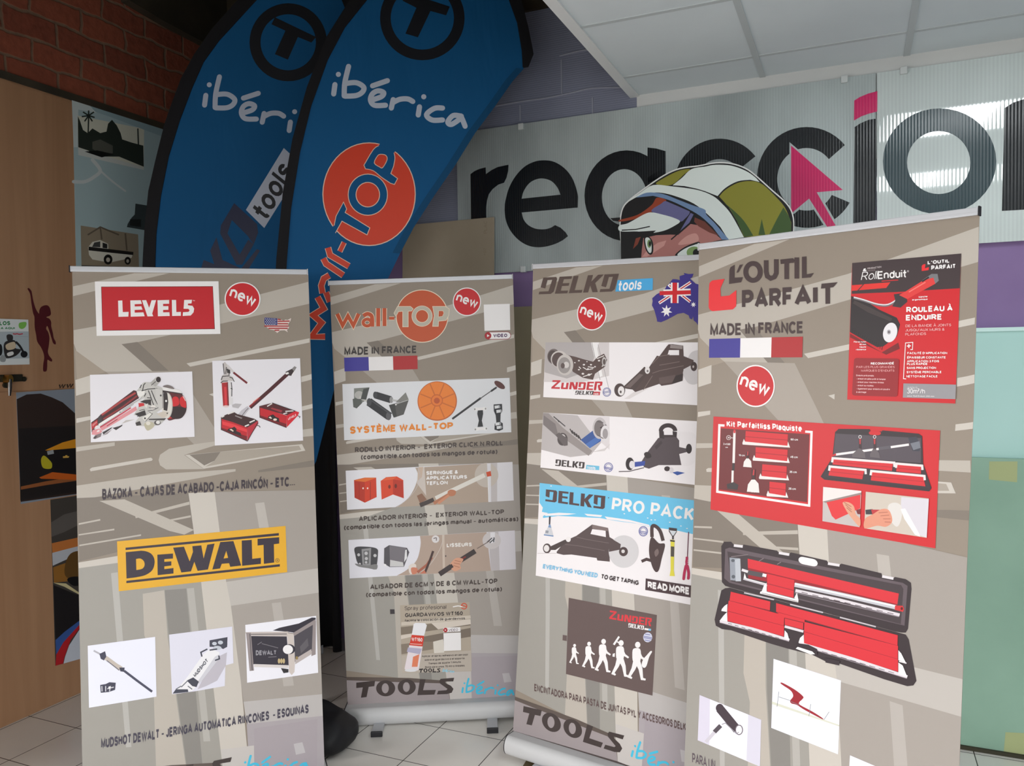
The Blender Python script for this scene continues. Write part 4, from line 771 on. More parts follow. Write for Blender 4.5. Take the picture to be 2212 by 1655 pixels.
a.text('white', 'TM', (817,278), (830,278), 7, .2); a.done('logo_panel', sh, 'red logo panel with a white frame')
badge(a, sh, FWd, 1146, 264, 119, 113, (1056,248), (1240,317), 72)
a.use(*FWd); a.poly((222,206,200), (1293,385),(1340,389),(1375,392),(1418,407),(1430,400),(1445,402),(1468,390),(1464,408),(1448,430),(1455,452),(1440,470),(1447,484),(1425,471),(1395,472),(1376,489),(1355,470),(1325,465),(1297,442),(1288,412))
a.lines((170,40,44), 8, ((1378,398),(1400,401)), ((1378,412),(1458,410)), ((1378,427),(1448,428)), ((1290,443),(1452,443)), ((1318,458),(1446,458)), ((1358,471),(1390,470)))
a.poly((52,58,120), (1293,386),(1340,389),(1377,392),(1377,437),(1296,437),(1289,412)); a.polys([arc(1300+i*12+(j % 2)*6, 396+j*9, 2.6, 2.6, 0, 360, 6)[:-1] for i in range(6) for j in range(5)], 'white'); a.done('map_flag_print', sh)
# tool picture 1
a.use(*FT); W_ = (232,230,236); a.poly(W_, (118,412),(1946,352),(1990,1520),(134,1620))
a.poly('maroon', (140,1265),(255,1182),(310,1120),(400,1060),(900,688),(950,700),(997,828),(330,1262),(250,1335),(150,1445)); a.line((172,58,58), 34, (330,1130),(700,872),(935,735)); a.line((150,44,46), 26, (360,1205),(700,990),(960,790)); a.line((30,16,18), 9, (330,1190),(640,965),(960,745))
a.poly((186,40,48), (142,1290),(250,1215),(258,1300),(150,1400)); a.poly((210,120,120), (160,1300),(240,1245),(245,1265),(165,1340)); a.poly((60,52,56), (262,1175),(312,1128),(335,1260),(262,1290))
a.line((236,234,232), 48, (280,1315),(450,1205),(640,1095)); a.line((60,50,52), 6, (300,1335),(650,1112)); a.line((210,208,206), 30, (650,1085),(880,930),(1090,815)); a.lines((60,54,54), 6, ((660,1098),(900,940)), ((700,1040),(1080,800))); a.line((90,84,84), 10, (660,1070),(650,1100))
a.poly('pink', (300,1372),(640,1160),(940,975),(962,1040),(620,1245),(335,1412)); a.line((200,40,66), 22, (300,1355),(560,1190),(850,1000)); a.line((150,30,48), 12, (420,1330),(610,1205)); a.poly('pink', (148,1480),(165,1400),(290,1372),(340,1430),(250,1492)); a.poly((240,226,226), (190,1380),(220,1330),(270,1310),(260,1350)); a.poly((240,226,226), (235,1440),(255,1405),(290,1390),(290,1430))
a.poly((52,42,46), (522,1362),(640,1330),(705,1300),(690,1330),(585,1402)); a.poly((52,42,46), (340,1440),(520,1345),(500,1375),(360,1480)); a.poly((150,140,142), (340,1500),(520,1380),(430,1470)); a.poly((130,116,118), (170,1550),(215,1490),(330,1450),(310,1520),(210,1562)); a.poly((70,60,64), (180,1545),(215,1505),(250,1510),(210,1555)); a.poly((196,190,186), (680,1290),(920,1210),(760,1225))
a.poly((200,198,194), (955,700),(1000,640),(1060,560),(1100,540),(1210,545),(1310,600),(1425,650),(1430,1010),(1310,1085),(1480,1190),(1390,1290),(1260,1330),(1100,1330),(950,1325),(935,1250),(1010,1150),(900,1130),(960,1040),(1000,930),(1100,830),(985,812))
a.poly((236,234,230), (952,708),(1100,690),(1090,765),(1020,812),(970,778)); a.poly((176,174,170), (1190,560),(1305,452),(1388,530),(1290,625)); a.line((90,86,84), 14, (1215,600),(1330,500)); a.ell((210,208,204), 1340,500,50,58); a.ell((44,32,34), 1342,497,43,50)
a.lines((44,40,40), 15, ((1040,700),(1150,670),(1320,655)), ((1060,690),(1080,590),(1110,560)), ((1160,690),(1190,760),(1230,880),(1260,960)), ((1215,690),(1280,850),(1330,940)), ((1120,740),(1090,800)), ((1140,820),(1220,830)), ((1040,590),(1010,650)))
a.poly((50,42,42), (1100,862),(1210,850),(1212,960),(1130,932),(1010,892)); a.poly((206,40,48), (985,918),(1080,918),(1095,962),(992,990)); a.poly((226,222,216), (1090,960),(1160,920),(1130,1010)); a.poly((46,40,40), (920,1112),(1100,1045),(1125,1130),(1000,1165)); a.poly((230,228,222), (1052,1182),(1215,1075),(1235,1108),(1110,1245)); a.line((44,40,40), 9, (1110,1245),(1235,1110),(1180,1080)); a.ell((44,40,40), 1102,1190,16,18,12); a.ell((226,222,216), 1250,995,44,44,16); a.lines((60,54,54), 10, ((1170,1000),(1300,1010)), ((1150,1060),(1260,1040),(1340,1000)), ((1000,1050),(1100,1030)), ((960,1160),(1060,1130)))
a.poly((60,54,52), (930,1270),(1010,1240),(1040,1310),(950,1325)); a.poly((60,54,54), (1160,1200),(1480,1190),(1450,1225),(1180,1220)); a.curve((190,184,160), (1090,1290),(1160,1250),(1250,1270),(1260,1340),(1160,1410),(1110,1370)); a.ell((226,222,210), 1160,1280,40,34,16); a.ell((90,86,84), 1325,1270,60,44,18); a.ell((230,228,226), 1335,1262,36,32,16)
a.poly((52,40,42), (1425,690),(1600,712),(1770,745),(1772,800),(1600,790),(1430,730)); a.poly((232,230,228), (1400,628),(1720,682),(1762,742),(1430,690)); a.curve((120,110,108), (1420,618),(1500,592),(1590,622),(1622,668),(1500,645))
a.curve((92,20,24), (1520,770),(1640,745),(1780,780),(1840,900),(1838,1060),(1760,1180),(1640,1205),(1500,1195)); a.curve((210,30,36), (1590,840),(1640,800),(1700,830),(1712,940),(1640,975),(1590,960)); a.curve((206,28,34), (1725,840),(1790,800),(1835,900),(1830,1000),(1740,960)); a.poly((236,190,190), (1770,790),(1800,800),(1836,880),(1820,880)); a.curve((190,30,38), (1490,1190),(1530,1150),(1600,1170),(1560,1195)); a.curve((40,20,22), (1560,1000),(1700,985),(1836,1020),(1770,1170),(1650,1200),(1550,1150))
a.ell((196,192,186), 1500,962,98,232); a.ell((222,218,210), 1492,962,90,226); a.poly((50,42,42), (1432,740),(1500,735),(1520,900),(1500,1060),(1435,1040)); a.poly((206,204,200), (1290,650),(1420,690),(1424,1008),(1372,1042),(1296,860)); a.line((60,54,54), 9, (1420,690),(1424,1008)); a.poly((206,196,184), (1310,1110),(1420,1070),(1530,1080),(1500,1150),(1420,1186)); a.ell((50,44,44), 1385,782,16,18,12); a.ell((60,54,52), 1500,1100,12,14,10); a.ell((240,238,236), 1480,880,18,20,12)
a.done('product_picture', sh)
# tool picture 2
a.use(*FU); a.poly(W_, (145,155),(1640,110),(1692,1512),(190,1597))
a.poly((196,190,188), (325,200),(360,170),(400,220),(510,335),(480,350),(450,310),(440,400),(500,430),(495,500),(440,490),(300,540),(290,470),(310,410),(345,380)); a.lines((60,56,56), 14, ((330,200),(350,380)), ((385,260),(375,380)), ((300,480),(320,420),(440,410)), ((440,430),(490,450),(520,510)), ((290,530),(330,500),(410,500)), ((400,290),(440,330),(430,400))); a.poly((50,46,46), (390,290),(450,310),(455,370),(400,360))
a.poly((170,30,36), (305,530),(415,515),(432,915),(330,925)); a.poly((120,22,28), (395,520),(415,515),(432,915),(410,920)); a.poly((214,54,62), (345,600),(385,595),(400,905),(360,910)); a.ell((226,200,200), 380,930,52,18,20); a.poly((222,218,218), (425,500),(460,495),(470,900),(440,905)); a.lines((60,56,56), 14, ((470,520),(480,620),(478,760)), ((460,620),(490,640))); a.poly((222,220,222), (450,790),(495,785),(500,900),(460,905)); a.poly((186,182,186), (480,905),(540,880),(650,890),(590,965),(490,945))
a.line((210,206,206), 34, (400,230),(505,345)); a.line((112,26,34), 34, (505,352),(740,535)); a.ell((240,238,238), 768,528,22,24,16)
a.line((74,24,30), 62, (790,950),(1120,660),(1420,385)); a.line((140,30,36), 28, (780,935),(960,780)); a.line((226,150,140), 14, (840,860),(930,785)); a.poly((56,44,46), (1390,345),(1500,290),(1545,330),(1490,410),(1420,400)); a.poly((140,136,136), (1500,290),(1545,245),(1582,265),(1540,335)); a.poly((240,236,234), (1390,360),(1440,345),(1450,375),(1400,390)); a.line((240,238,236), 12, (1500,400),(1545,330))
a.poly((196,192,200), (570,1085),(640,1000),(745,925),(790,965),(720,1050),(700,1085),(640,1120)); a.line((90,84,88), 10, (650,1090),(720,1000),(760,960))
def fbox(q):
    c = {k: lerp(lerp((295,1130),(930,1190),0),(0,0),0) for k in ()}
fr_, dk_ = (196,28,40), (60,30,32)
a.poly(dk_, (298,1110),(500,1015),(570,1060),(860,1140),(925,1180),(740,1300),(300,1150)); a.poly(fr_, (298,1140),(500,1200),(740,1290),(740,1520),(296,1325)); a.poly((120,20,28), (296,1290),(740,1440),(740,1522),(296,1330)); a.poly((190,40,56), (740,1290),(925,1175),(930,1225),(745,1515)); a.poly((232,60,66), (310,1180),(500,1230),(735,1320),(735,1370),(320,1240)); a.poly((44,28,28), (470,1300),(520,1275),(560,1310),(555,1350),(630,1380),(640,1440),(400,1345),(420,1310)); a.poly((236,214,196), (440,1325),(470,1312),(510,1345),(500,1362)); a.lines((232,228,226), 22, ((410,1060),(520,1020)), ((780,1205),(870,1165)), ((700,1270),(770,1240)), ((300,1115),(350,1090))); a.poly((150,140,140), (540,1080),(660,1125),(640,1140),(530,1095)); a.lines((40,36,38), 12, ((300,1110),(298,1325),(745,1522)), ((900,1250),(950,1265),(960,1290)), ((745,1522),(925,1200)))
a.poly((84,26,32), (948,925),(1170,870),(1560,1010),(1420,1080),(960,960)); a.poly(fr_, (950,950),(1200,1020),(1410,1085),(1410,1290),(955,1115)); a.poly((120,20,28), (955,1080),(1410,1230),(1410,1292),(955,1118)); a.poly((214,32,48), (1410,1085),(1560,1010),(1625,1030),(1600,1090),(1415,1285)); a.poly((40,26,28), (1100,1100),(1180,1065),(1230,1110),(1280,1130),(1290,1200),(1090,1140)); a.poly((240,220,206), (1105,1120),(1135,1100),(1165,1135),(1140,1140)); a.ell((240,220,206), 1215,1155,32,20,14); a.poly((160,50,60), (1160,950),(1340,1000),(1320,1035),(1140,970)); a.lines((228,224,222), 18, ((1080,930),(1165,880)), ((1390,1015),(1530,1005)), ((1355,1058),(1420,1040))); a.lines((40,36,38), 10, ((950,925),(955,1118),(1410,1292)), ((1600,1090),(1640,1105),(1625,1130)), ((1165,870),(1560,1010)))
a.text((240,220,220), 'LEVEL5', (1438,1165), (1572,1092), 42, .22, 38); a.done('product_picture', sh)
a.use(*FWd); a.text((58,48,56), 'BAZOKA - CAJAS DE ACABADO -CAJA RINCÓN - ETC...', (217,1594), (1494,1503), 72, .25, 64); a.done('caption_lettering', sh)
# yellow logo
a.use(*FX); a.poly((228,172,36), (286,305),(1298,212),(1308,490),(296,605)); D_ = (48,38,52); a.polys([[(337,343),(1258,255),(1258,270),(337,357)], [(342,542),(1264,442),(1264,456),(342,556)]], D_)
a.poly(D_, *smooth_pts([(338,370),(430,361),(482,373),(507,402),(511,440),(496,480),(455,508),(400,521)],4)[4:], (343,528),(338,370)); a.poly((228,172,36), *smooth_pts([(400,411),(426,408),(447,424),(451,450),(436,470),(402,477)],3))
a.polys([[(528,385),(622,378),(622,408),(570,412),(570,428),(612,425),(612,450),(570,455),(570,472),(625,465),(625,498),(530,508)], [(623,343),(688,337),(722,425),(742,368),(738,334),(792,329),(806,408),(828,325),(872,318),(832,474),(770,482),(750,428),(730,485),(672,492)],
  [(906,309),(985,303),(1032,450),(966,458),(959,436),(915,440),(904,468),(858,474)], [(1035,300),(1095,296),(1098,410),(1150,404),(1150,440),(1037,452)], [(1130,290),(1260,280),(1260,318),(1228,322),(1230,432),(1168,440),(1166,326),(1130,330)]], D_)
a.poly((228,172,36), (926,408),(953,404),(942,362)); a.ring(D_, 1249,419,11,11,2.5,n=16); a.text(D_, 'R', (1246,424), (1253,424), 10, .2); a.done('logo_panel', sh, 'yellow logo panel')
# three small pictures
a.use(*FV); a.poly((234,236,250), (40,320),(660,238),(672,788),(52,890)); S1 = (62,62,80)
a.line((176,176,184), 16, (95,365),(180,410)); a.poly(S1, (148,395),(200,370),(212,420),(190,455),(160,440)); a.line((196,186,176), 40, (205,430),(300,500),(350,530)); a.line((120,118,124), 10, (215,455),(330,545)); a.poly(S1, (330,520),(380,520),(375,560),(340,555)); a.line((70,72,92), 22, (375,550),(500,645),(632,742)); a.poly(S1, (155,680),(205,672),(240,655),(298,660),(292,725),(235,745),(160,752)); a.lines((206,206,214), 9, ((170,690),(172,740)), ((205,690),(205,740)), ((250,690),(240,740)), ((220,715),(280,700))); a.ell('white', 240,705,10,12,10); a.done('product_picture', sh)
a.poly((222,222,236), (788,218),(1368,143),(1380,480),(1306,500),(1300,690),(1030,738),(815,766)); a.poly((190,186,196), (1240,420),(1320,380),(1310,500),(1230,640),(1130,690),(1050,720),(1130,560)); a.poly((236,236,240), (960,600),(1100,400),(1170,345),(1250,380),(1245,430),(1060,670),(1000,735),(830,760)); a.poly((206,206,214), (1210,420),(1248,400),(1245,440),(1065,672),(1050,650)); S2 = (64,66,80)
a.poly(S2, (1160,270),(1325,240),(1322,330),(1285,350),(1240,330),(1160,330)); a.polys([arc(x, y, rx, ry, 0, 360, 12)[:-1] for x, y, rx, ry in ((1205,300,22,16), (1260,290,24,18), (1230,340,40,20))], (196,202,212)); a.lines(S2, 13, ((1090,420),(1080,380),(1140,350)), ((1210,455),(1250,440),(1245,410)), ((1160,360),(1230,350)), ((1300,330),(1320,300))); a.poly(S2, (950,640),(1010,610),(1062,650),(1040,700),(1000,690)); a.poly(S2, (820,760),(850,720),(960,720),(965,745)); a.lines((110,112,122), 9, ((900,700),(960,640)), ((850,720),(900,690)), ((960,690),(1000,720)))
a.polys([[(1028+(1150-1028)*s-t*20*1.0, 612+(460-612)*s-t*26) for s, t in q] for q in text_quads('MUDSHOT', .24)], S2); a.done('product_picture', sh)
a.poly((238,238,246), (1488,128),(2140,45),(2158,568),(1505,660)); S3 = (46,42,54); G3 = (150,140,140)
a.poly(S3, (1740,180),(1800,155),(1980,115),(2100,60),(2135,62),(2135,110),(1940,200),(1870,190)); a.poly(S3, (1540,230),(1870,235),(1890,500),(1560,490)); a.poly((74,70,78), (1935,215),(2130,110),(2115,360),(1945,470)); a.poly((96,92,98), (1990,330),(2060,250),(2070,320),(2000,390)); a.poly((196,186,182), (1490,195),(1880,188),(1880,235),(1500,228)); a.line((110,104,104), 8, (1500,215),(1870,212)); a.poly(G3, (1495,200),(1540,200),(1568,548),(1528,552)); a.line((90,86,90), 8, (1530,210),(1552,545)); a.poly((206,196,190), (1872,200),(1932,205),(1945,470),(1940,560),(1915,590),(1890,560)); a.line((150,140,136), 9, (1880,200),(1932,208)); a.poly(G3, (1930,200),(2135,75),(2138,110),(1935,232)); a.poly(G3, (2110,100),(2138,90),(2135,400),(2095,415),(2100,360)); a.poly((186,176,174), (1948,440),(2095,350),(2100,395),(1948,490)); a.poly((216,210,208), (1570,488),(1880,498),(1885,525),(1570,515)); a.poly((40,38,42), (1815,525),(1885,535),(1885,565),(1840,572)); a.ell(S3, 1893,352,54,46); a.ell((240,238,240), 1880,354,46,42)
a.text((150,148,156), 'DEWALT', (1585,408), (1775,402), 46, .26, 40); a.lines((120,116,122), 6, ((1700,425),(1775,420)), ((1600,310),(1640,285)), ((1640,300),(1790,340))); a.polys([arc(1798+i*22, 460, 11, 24, 0, 360, 12)[:-1] for i in range(3)], (196,176,130)); a.ell((150,130,80), 1962,432,12,16,12); a.done('product_picture', sh)
a.use(*FX); a.text((70,66,80), 'MUDSHOT DEWALT - JERINGA AUTOMATICA RINCONES  - ESQUINAS', (190,1550), (1437,1337), 60, .25, 54); a.done('caption_lettering', sh)
a.f = lambda p: p; a.poly(CAPM, (693.5,1395),(698,1393),(698.5,1412),(694,1413)); a.done('sticker', sh)

# ---------------------------------------------------------------- second banner
r, sh, a = banner('b2', 'second roll-up banner from the left with an orange disc logo, standing farthest back')
a.use(*FE); CM = (236,220,196); RU = (196,84,44); HB = (190,184,168)
a.ell(CM, 937,562,196,198,56); a.ell(RU, 937,562,190,192,56)
def wl(*p): a.line(CM, 34, *p)
WALL = [((305,545),(345,632),(385,560),(425,632),(465,545))]
for st in WALL: a.line(CM, 38, *st)
for st in WALL: a.line(RU, 29, *st)
for w, c in ((38, CM), (29, RU)):
    a.line(c, w, *smooth_pts([(500,560),(530,545),(560,560),(566,600),(566,640)],4)); a.ring(c, 528,610,30,25,w*.8,n=20); a.line(c, w, (610,503),(610,638)); a.line(c, w, (657,503),(657,636)); a.line(c, w*.75, (692,578),(730,578))
# letters cut through the disc
def cut2(col, pts): a.line(CM, 8, *pts, closed=True); a.poly(col, *pts)
cut2(HB, [(755,492),(850,492),(868,508),(858,522),(832,524),(832,640),(795,640),(795,524),(760,526),(742,560),(730,540)])
a.ell(CM, 937,562,78,78,40); a.ell(HB, 937,562,74,74,40); a.ell(CM, 937,562,49,49,32); a.ell(RU, 937,562,45,45,32)
cut2(HB, [(1018,492),(1110,492),(1138,510),(1134,556),(1114,592),(1058,598),(1056,636),(1018,636),(1022,600),(1030,560),(1024,520)])
a.line(CM, 5, (1062,524),(1092,524),(1098,540),(1088,562),(1060,566),closed=True); a.poly(RU, (1062,524),(1092,524),(1098,540),(1088,562),(1060,566)); a.done('round_logo', sh, 'rust orange disc logo')
badge(a, sh, FE, 1271, 455, 105, 106, (1186,448), (1358,505), 66)
a.use(*FE); a.poly('white', (1396,476),(1590,470),(1594,665),(1402,672)); a.done('blank_white_square', sh)
a.poly('white', *(arc(1432,708,26,26,90,270,10)+arc(1570,706,26,26,-90,90,10))); a.line((150,40,50), 4, *(arc(1432,708,27,27,90,270,10)+arc(1570,706,27,27,-90,90,10)), closed=True); a.ell((170,30,40), 1428,708,25,26,24); a.poly('white', (1421,697),(1421,719),(1440,708)); a.text((90,60,100), 'VIDEO', (1467,720), (1572,718), 26, .26); a.done('video_label', sh)
a.text((58,52,50), 'MADE IN FRANCE', (358,855), (898,837), 62, .23, 56); a.done('caption_lettering', sh)
tri(a, FE, ((356,872),(902,856),(904,957),(360,974)), 'tricolour_print', sh)
a.use(*FE); a.poly((226,228,232), (343,1068),(1588,1022),(1602,1427),(357,1487))
a.poly((130,134,128), (430,1100),(545,1092),(520,1190),(430,1240)); a.poly((90,94,90), (420,1180),(480,1160),(490,1210),(450,1250),(425,1240)); a.ell((180,180,176), 468,1150,34,30,18); a.line((196,196,192), 18, (470,1165),(540,1200)); a.poly((70,74,72), (500,1105),(545,1095),(520,1185),(480,1180)); a.line((38,40,44), 62, (540,1200),(695,1310)); a.ell((90,90,94), 688,1306,20,32,16); a.ell((70,72,76), 543,1203,18,30,14); a.line((74,76,80), 10, (560,1190),(700,1290))
a.line((44,46,50), 52, (590,1150),(705,1185)); a.ell((60,62,66), 588,1150,16,26,14); a.ell((150,150,150), 708,1186,14,24,14); a.line((190,190,190), 14, (715,1188),(760,1195)); a.poly((84,84,82), (690,1225),(838,1185),(800,1295),(730,1318)); a.poly((130,130,126), (740,1205),(815,1130),(838,1185),(800,1200)); a.poly((60,62,60), (690,1225),(735,1215),(748,1312),(725,1318)); a.line((200,200,198), 4, (735,1220),(838,1186)); a.ell('white', 742,1222,6,5,8)
a.ell((196,96,36), 1050,1195,147,147,56); a.ell((236,130,44), 1049,1193,140,140,56); a.lines((206,106,40), 9, *[((1050+40*math.cos(t), 1193+40*math.sin(t)), (1050+136*math.cos(t), 1193+136*math.sin(t))) for t in [math.radians(22+45*i) for i in range(8)]]); a.ell((206,100,36), 1047,1190,46,46,32); a.ell((232,124,44), 1047,1190,38,38,32); a.ell((190,84,36), 1047,1192,22,22,24)
a.polys([[(1515+(x*math.cos(.6)-y*math.sin(.6)), 1075+(x*math.sin(.6)+y*math.cos(.6))) for x, y in arc(0,0,46,21,0,360,24)[:-1]]], (90,50,46)); a.line((60,60,60), 7, (1495,1090),(1365,1180)); a.line((40,42,44), 14, (1490,1094),(1450,1122)); a.line((40,42,46), 15, (1375,1172),(1162,1328)); a.line((90,92,94), 5, (1450,1120),(1370,1178))
a.poly((36,38,42), (1352,1265),(1390,1262),(1392,1290),(1382,1340),(1392,1385),(1350,1388),(1360,1340),(1348,1290)); a.polys([arc(x, y, 18, 14, 0, 360, 14)[:-1] for x, y in ((1340,1256),(1402,1252),(1344,1404),(1408,1400))], (240,240,240)); a.polys([arc(x, y, 6, 8, 0, 360, 8)[:-1] for x, y in ((1330,1256),(1410,1252),(1334,1406),(1416,1400))], (150,150,150)); a.poly('white', (1345,1245),(1395,1242),(1395,1262),(1345,1265)); a.poly('white', (1345,1393),(1400,1390),(1400,1410),(1345,1413))
a.poly((34,36,42), (1470,1220),(1532,1216),(1535,1270),(1522,1290),(1520,1350),(1538,1360),(1540,1405),(1510,1418),(1476,1408),(1478,1365),(1490,1350),(1485,1300),(1472,1270)); a.polys([[ (x+dx, y+dy) for dx, dy in ((-18,-10),(18,-14),(20,6),(-16,12))] for x, y in ((1495,1240),(1508,1272),(1500,1366),(1510,1392))], (226,228,230)); a.polys([arc(x, y, 7, 11, 0, 360, 8)[:-1] for x, y in ((1514,1238),(1527,1270),(1519,1364),(1528,1390))], (150,152,156))
a.text((232,136,40), 'SYSTÈME WALL-TOP', (398,1440), (1168,1402), 56, .26, 50); a.done('product_picture', sh)
T1 = (74,64,60)
a.use(*FG); a.text(T1, 'RODILLO INTERIOR -  EXTERIOR CLICK N ROLL', (467,66), (1648,8), 42, .25, 40); a.text(T1, '(compatible con todos los mangos de rotula)', (515,122), (1602,76), 40, .25, 38); a.done('caption_lettering', sh)
a.poly((228,228,234), (393,210),(1722,140),(1732,447),(405,522)); a.poly((176,158,142), *smooth_pts([(948,186),(968,250),(940,350),(880,440),(790,500)],5), (1530,460),(1519,152)); a.poly((206,196,188), (970,185),(1020,182),(1035,410),(960,310)); a.poly((200,178,160), (970,182),(1010,180),(1000,260),(970,290)); a.poly((220,218,222), (1519,152),(1722,140),(1732,447),(1532,460)); a.poly((196,190,190), (1519,152),(1600,147),(1600,455),(1532,460)); a.ell((196,186,176), 1515,245,94,98,36); a.poly((222,220,224), (1519,152),(1548,150),(1552,459),(1532,460))
a.poly((140,104,84), (960,410),(1000,390),(1040,440),(985,470)); a.line((70,60,58), 34, (985,486),(1095,440)); a.line((226,222,214), 34, (1110,430),(1300,340),(1500,245)); a.line((180,120,90), 26, (1095,470),(1180,420),(1240,385)); a.curve((190,124,92), (1205,380),(1230,360),(1270,372),(1262,405),(1222,412)); a.line((206,140,108), 20, (1130,470),(1215,405)); a.poly((206,76,36), (1512,222),(1548,212),(1554,252),(1520,258)); a.line('white', 4, (1526,260),(1534,460))
for q, t, l_, r_ in (([(460,285),(545,265),(636,265),(640,420),(546,465),(464,425)], (222,110,44), (180,50,28), (206,60,30)),):
    a.poly((206,66,32), *q); a.poly(t, (460,287),(545,266),(634,266),(600,296),(500,300)); a.poly(l_, (462,290),(545,300),(546,462),(464,424)); a.poly(r_, (545,300),(636,268),(639,420),(546,462)); a.polys([arc(x, 350, 6, 8, 0, 360, 10)[:-1] for x in (532,568)], (240,220,210)); a.lines((160,44,26), 6, ((500,305),(502,440)), ((590,300),(590,440)))
a.poly((216,70,36), (672,292),(715,262),(800,255),(852,285),(856,430),(770,400),(680,440)); a.poly((186,50,28), (770,280),(850,290),(854,430),(770,395)); a.poly((226,96,50), (680,290),(720,264),(800,258),(770,280)); a.ell((120,36,20), 742,338,10,16,12); a.ell((110,32,20), 792,332,10,18,12)
a.lines((196,192,196), 3, tuple(smooth_pts([(970,186),(985,260),(950,360),(880,440),(800,500)],4)))
for i, (t, x1) in enumerate((('SERINGUE &', 1288), ('APPLICATEURS', 1360), ('TEFLON', 1206))): a.text('white', t, (1034,244+i*41), (x1,234+i*41-(x1-1288)*.03), 30, .26, 29)
a.done('product_picture', sh)
a.text(T1, 'APLICADOR INTERIOR -  EXTERIOR WALL-TOP', (498,614), (1655,556), 40, .25, 38); a.text(T1, '(compatible con todos las jeringas manual - automáticas)', (380,683), (1768,612), 38, .25, 37); a.done('caption_lettering', sh)
a.poly((228,228,236), (415,762),(1740,686),(1750,995),(425,1068)); a.poly((180,160,146), *smooth_pts([(985,730),(990,800),(960,920),(880,1000),(800,1046)],5), (1550,1007),(1515,700)); a.poly((206,190,176), (1160,722),(1180,720),(1185,1028),(1168,1029)); a.line((206,198,190), 4, *smooth_pts([(1175,722),(1150,820),(1080,940),(1000,1010),(900,1036)],4)); a.poly((216,212,218), (1515,700),(1740,686),(1750,995),(1550,1007)); a.poly((192,186,188), (1530,700),(1610,695),(1620,1003),(1550,1007)); a.ell((206,200,200), 1556,766,73,68,36); a.ell((222,218,218), 1109,755,30,30,24); a.brush((120,110,110), 7, (1095,750),(1115,745),(1115,765)); a.poly((230,228,232), (1545,702),(1582,700),(1582,780),(1548,790)); a.lines((80,82,86), 9, ((1520,780),(1560,745)), ((1540,785),(1580,750)), ((1575,740),(1572,780))); a.line((110,96,90), 6, (1440,830),(1540,770))
a.line((54,46,46), 40, (1140,1035),(1290,935),(1425,850)); a.line((130,44,40), 12, (1290,930),(1350,895)); a.curve((216,160,132), (1235,940),(1275,905),(1330,915),(1305,960),(1310,990),(1260,1010),(1225,975)); a.lines((176,116,92), 5, ((1262,925),(1310,935)), ((1255,945),(1305,955)), ((1250,965),(1300,980))); a.line((60,50,50), 30, (1150,1028),(1245,965)); a.ell((90,80,76), 1190,890,6,7,8)
a.curve((226,216,208), (895,975),(925,950),(955,962),(945,1020),(905,1030)); a.curve((206,130,104), (915,985),(960,985),(965,1020),(925,1035)); a.line((170,100,80), 20, (965,1020),(1040,960),(1080,900)); a.line((70,50,48), 18, (1025,1020),(1062,930),(1090,850)); a.poly((200,120,96), (985,1030),(1020,1000),(1035,1028))
a.curve((70,70,74), (468,822),(550,815),(640,830),(650,880),(635,985),(600,992),(500,960),(470,880)); a.poly((150,150,152), (520,835),(596,825),(592,965),(528,972)); a.poly((106,106,108), (535,850),(580,845),(578,950),(540,955)); a.polys([arc(x, y, r_, r_, 0, 360, 12)[:-1] for x, y, r_ in ((497,880,12),(627,886,13),(556,868,14),(558,910,13),(506,952,9),(556,940,10))], (196,196,198)); a.curve((130,130,130), (470,950),(560,965),(640,955),(640,995),(600,990),(500,975))
a.poly((84,82,88), (700,828),(740,803),(882,825),(900,860),(858,975),(745,978),(698,950)); a.poly((120,116,122), (742,806),(875,826),(848,960),(745,930)); a.poly((206,206,206), (748,920),(850,940),(856,972),(746,974)); a.poly((230,230,232), (868,842),(880,838),(882,905),(858,940)); a.poly((240,240,242), (695,950),(715,955),(720,975),(698,965))
a.text((240,236,232), 'LISSEURS', (1198,820), (1398,812), 32, .26, 30); a.done('product_picture', sh)
a.use(*FH); a.text(T1, 'ALISADOR DE 6CM Y DE 8 CM WALL-TOP', (588,124), (1602,76), 40, .25, 40); a.text(T1, '(compatible con todos los mangos de rotula)', (556,185), (1638,138), 38, .25, 37); a.done('caption_lettering', sh)
a.poly((54,48,52), (746,282),(782,282),(784,318),(748,320)); a.done('sticker', sh)
a.poly((178,166,150), (826,250),(1380,224),(1396,775),(842,790)); a.poly((206,196,182), (836,385),(950,370),(1388,330),(1390,355),(1000,400),(836,412)); a.poly((130,118,104), (832,425),(1385,360),(1388,410),(834,485)); a.poly((214,204,192), (834,490),(920,475),(920,500),(834,520)); a.poly((122,110,98), (1010,500),(1388,430),(1390,500),(1010,560)); a.poly((216,206,194), (1075,392),(1388,360),(1390,400),(1130,442)); a.poly((136,124,110), (834,560),(1000,540),(1090,540),(1090,600),(838,640)); a.poly((218,212,202), (1090,540),(1170,520),(1180,650),(1100,660)); a.poly((188,178,166), (840,650),(1394,610),(1396,772),(842,788))
a.text((70,62,60), 'Spray profesional', (862,290), (1195,278), 32, .12, 32); a.text((56,48,48), 'GUARDAVIVOS WT160', (866,345), (1326,328), 32, .22, 31); a.text((70,62,60), 'facilita la colocación de guardavivos.', (864,382), (1350,362), 20, .2); a.ring((206,86,60), 1336,257,22,22,8,n=20); a.line((206,86,60), 8, (1318,250),(1356,262)); a.brush('white', 8, (1250,262),(1290,255),(1320,262))
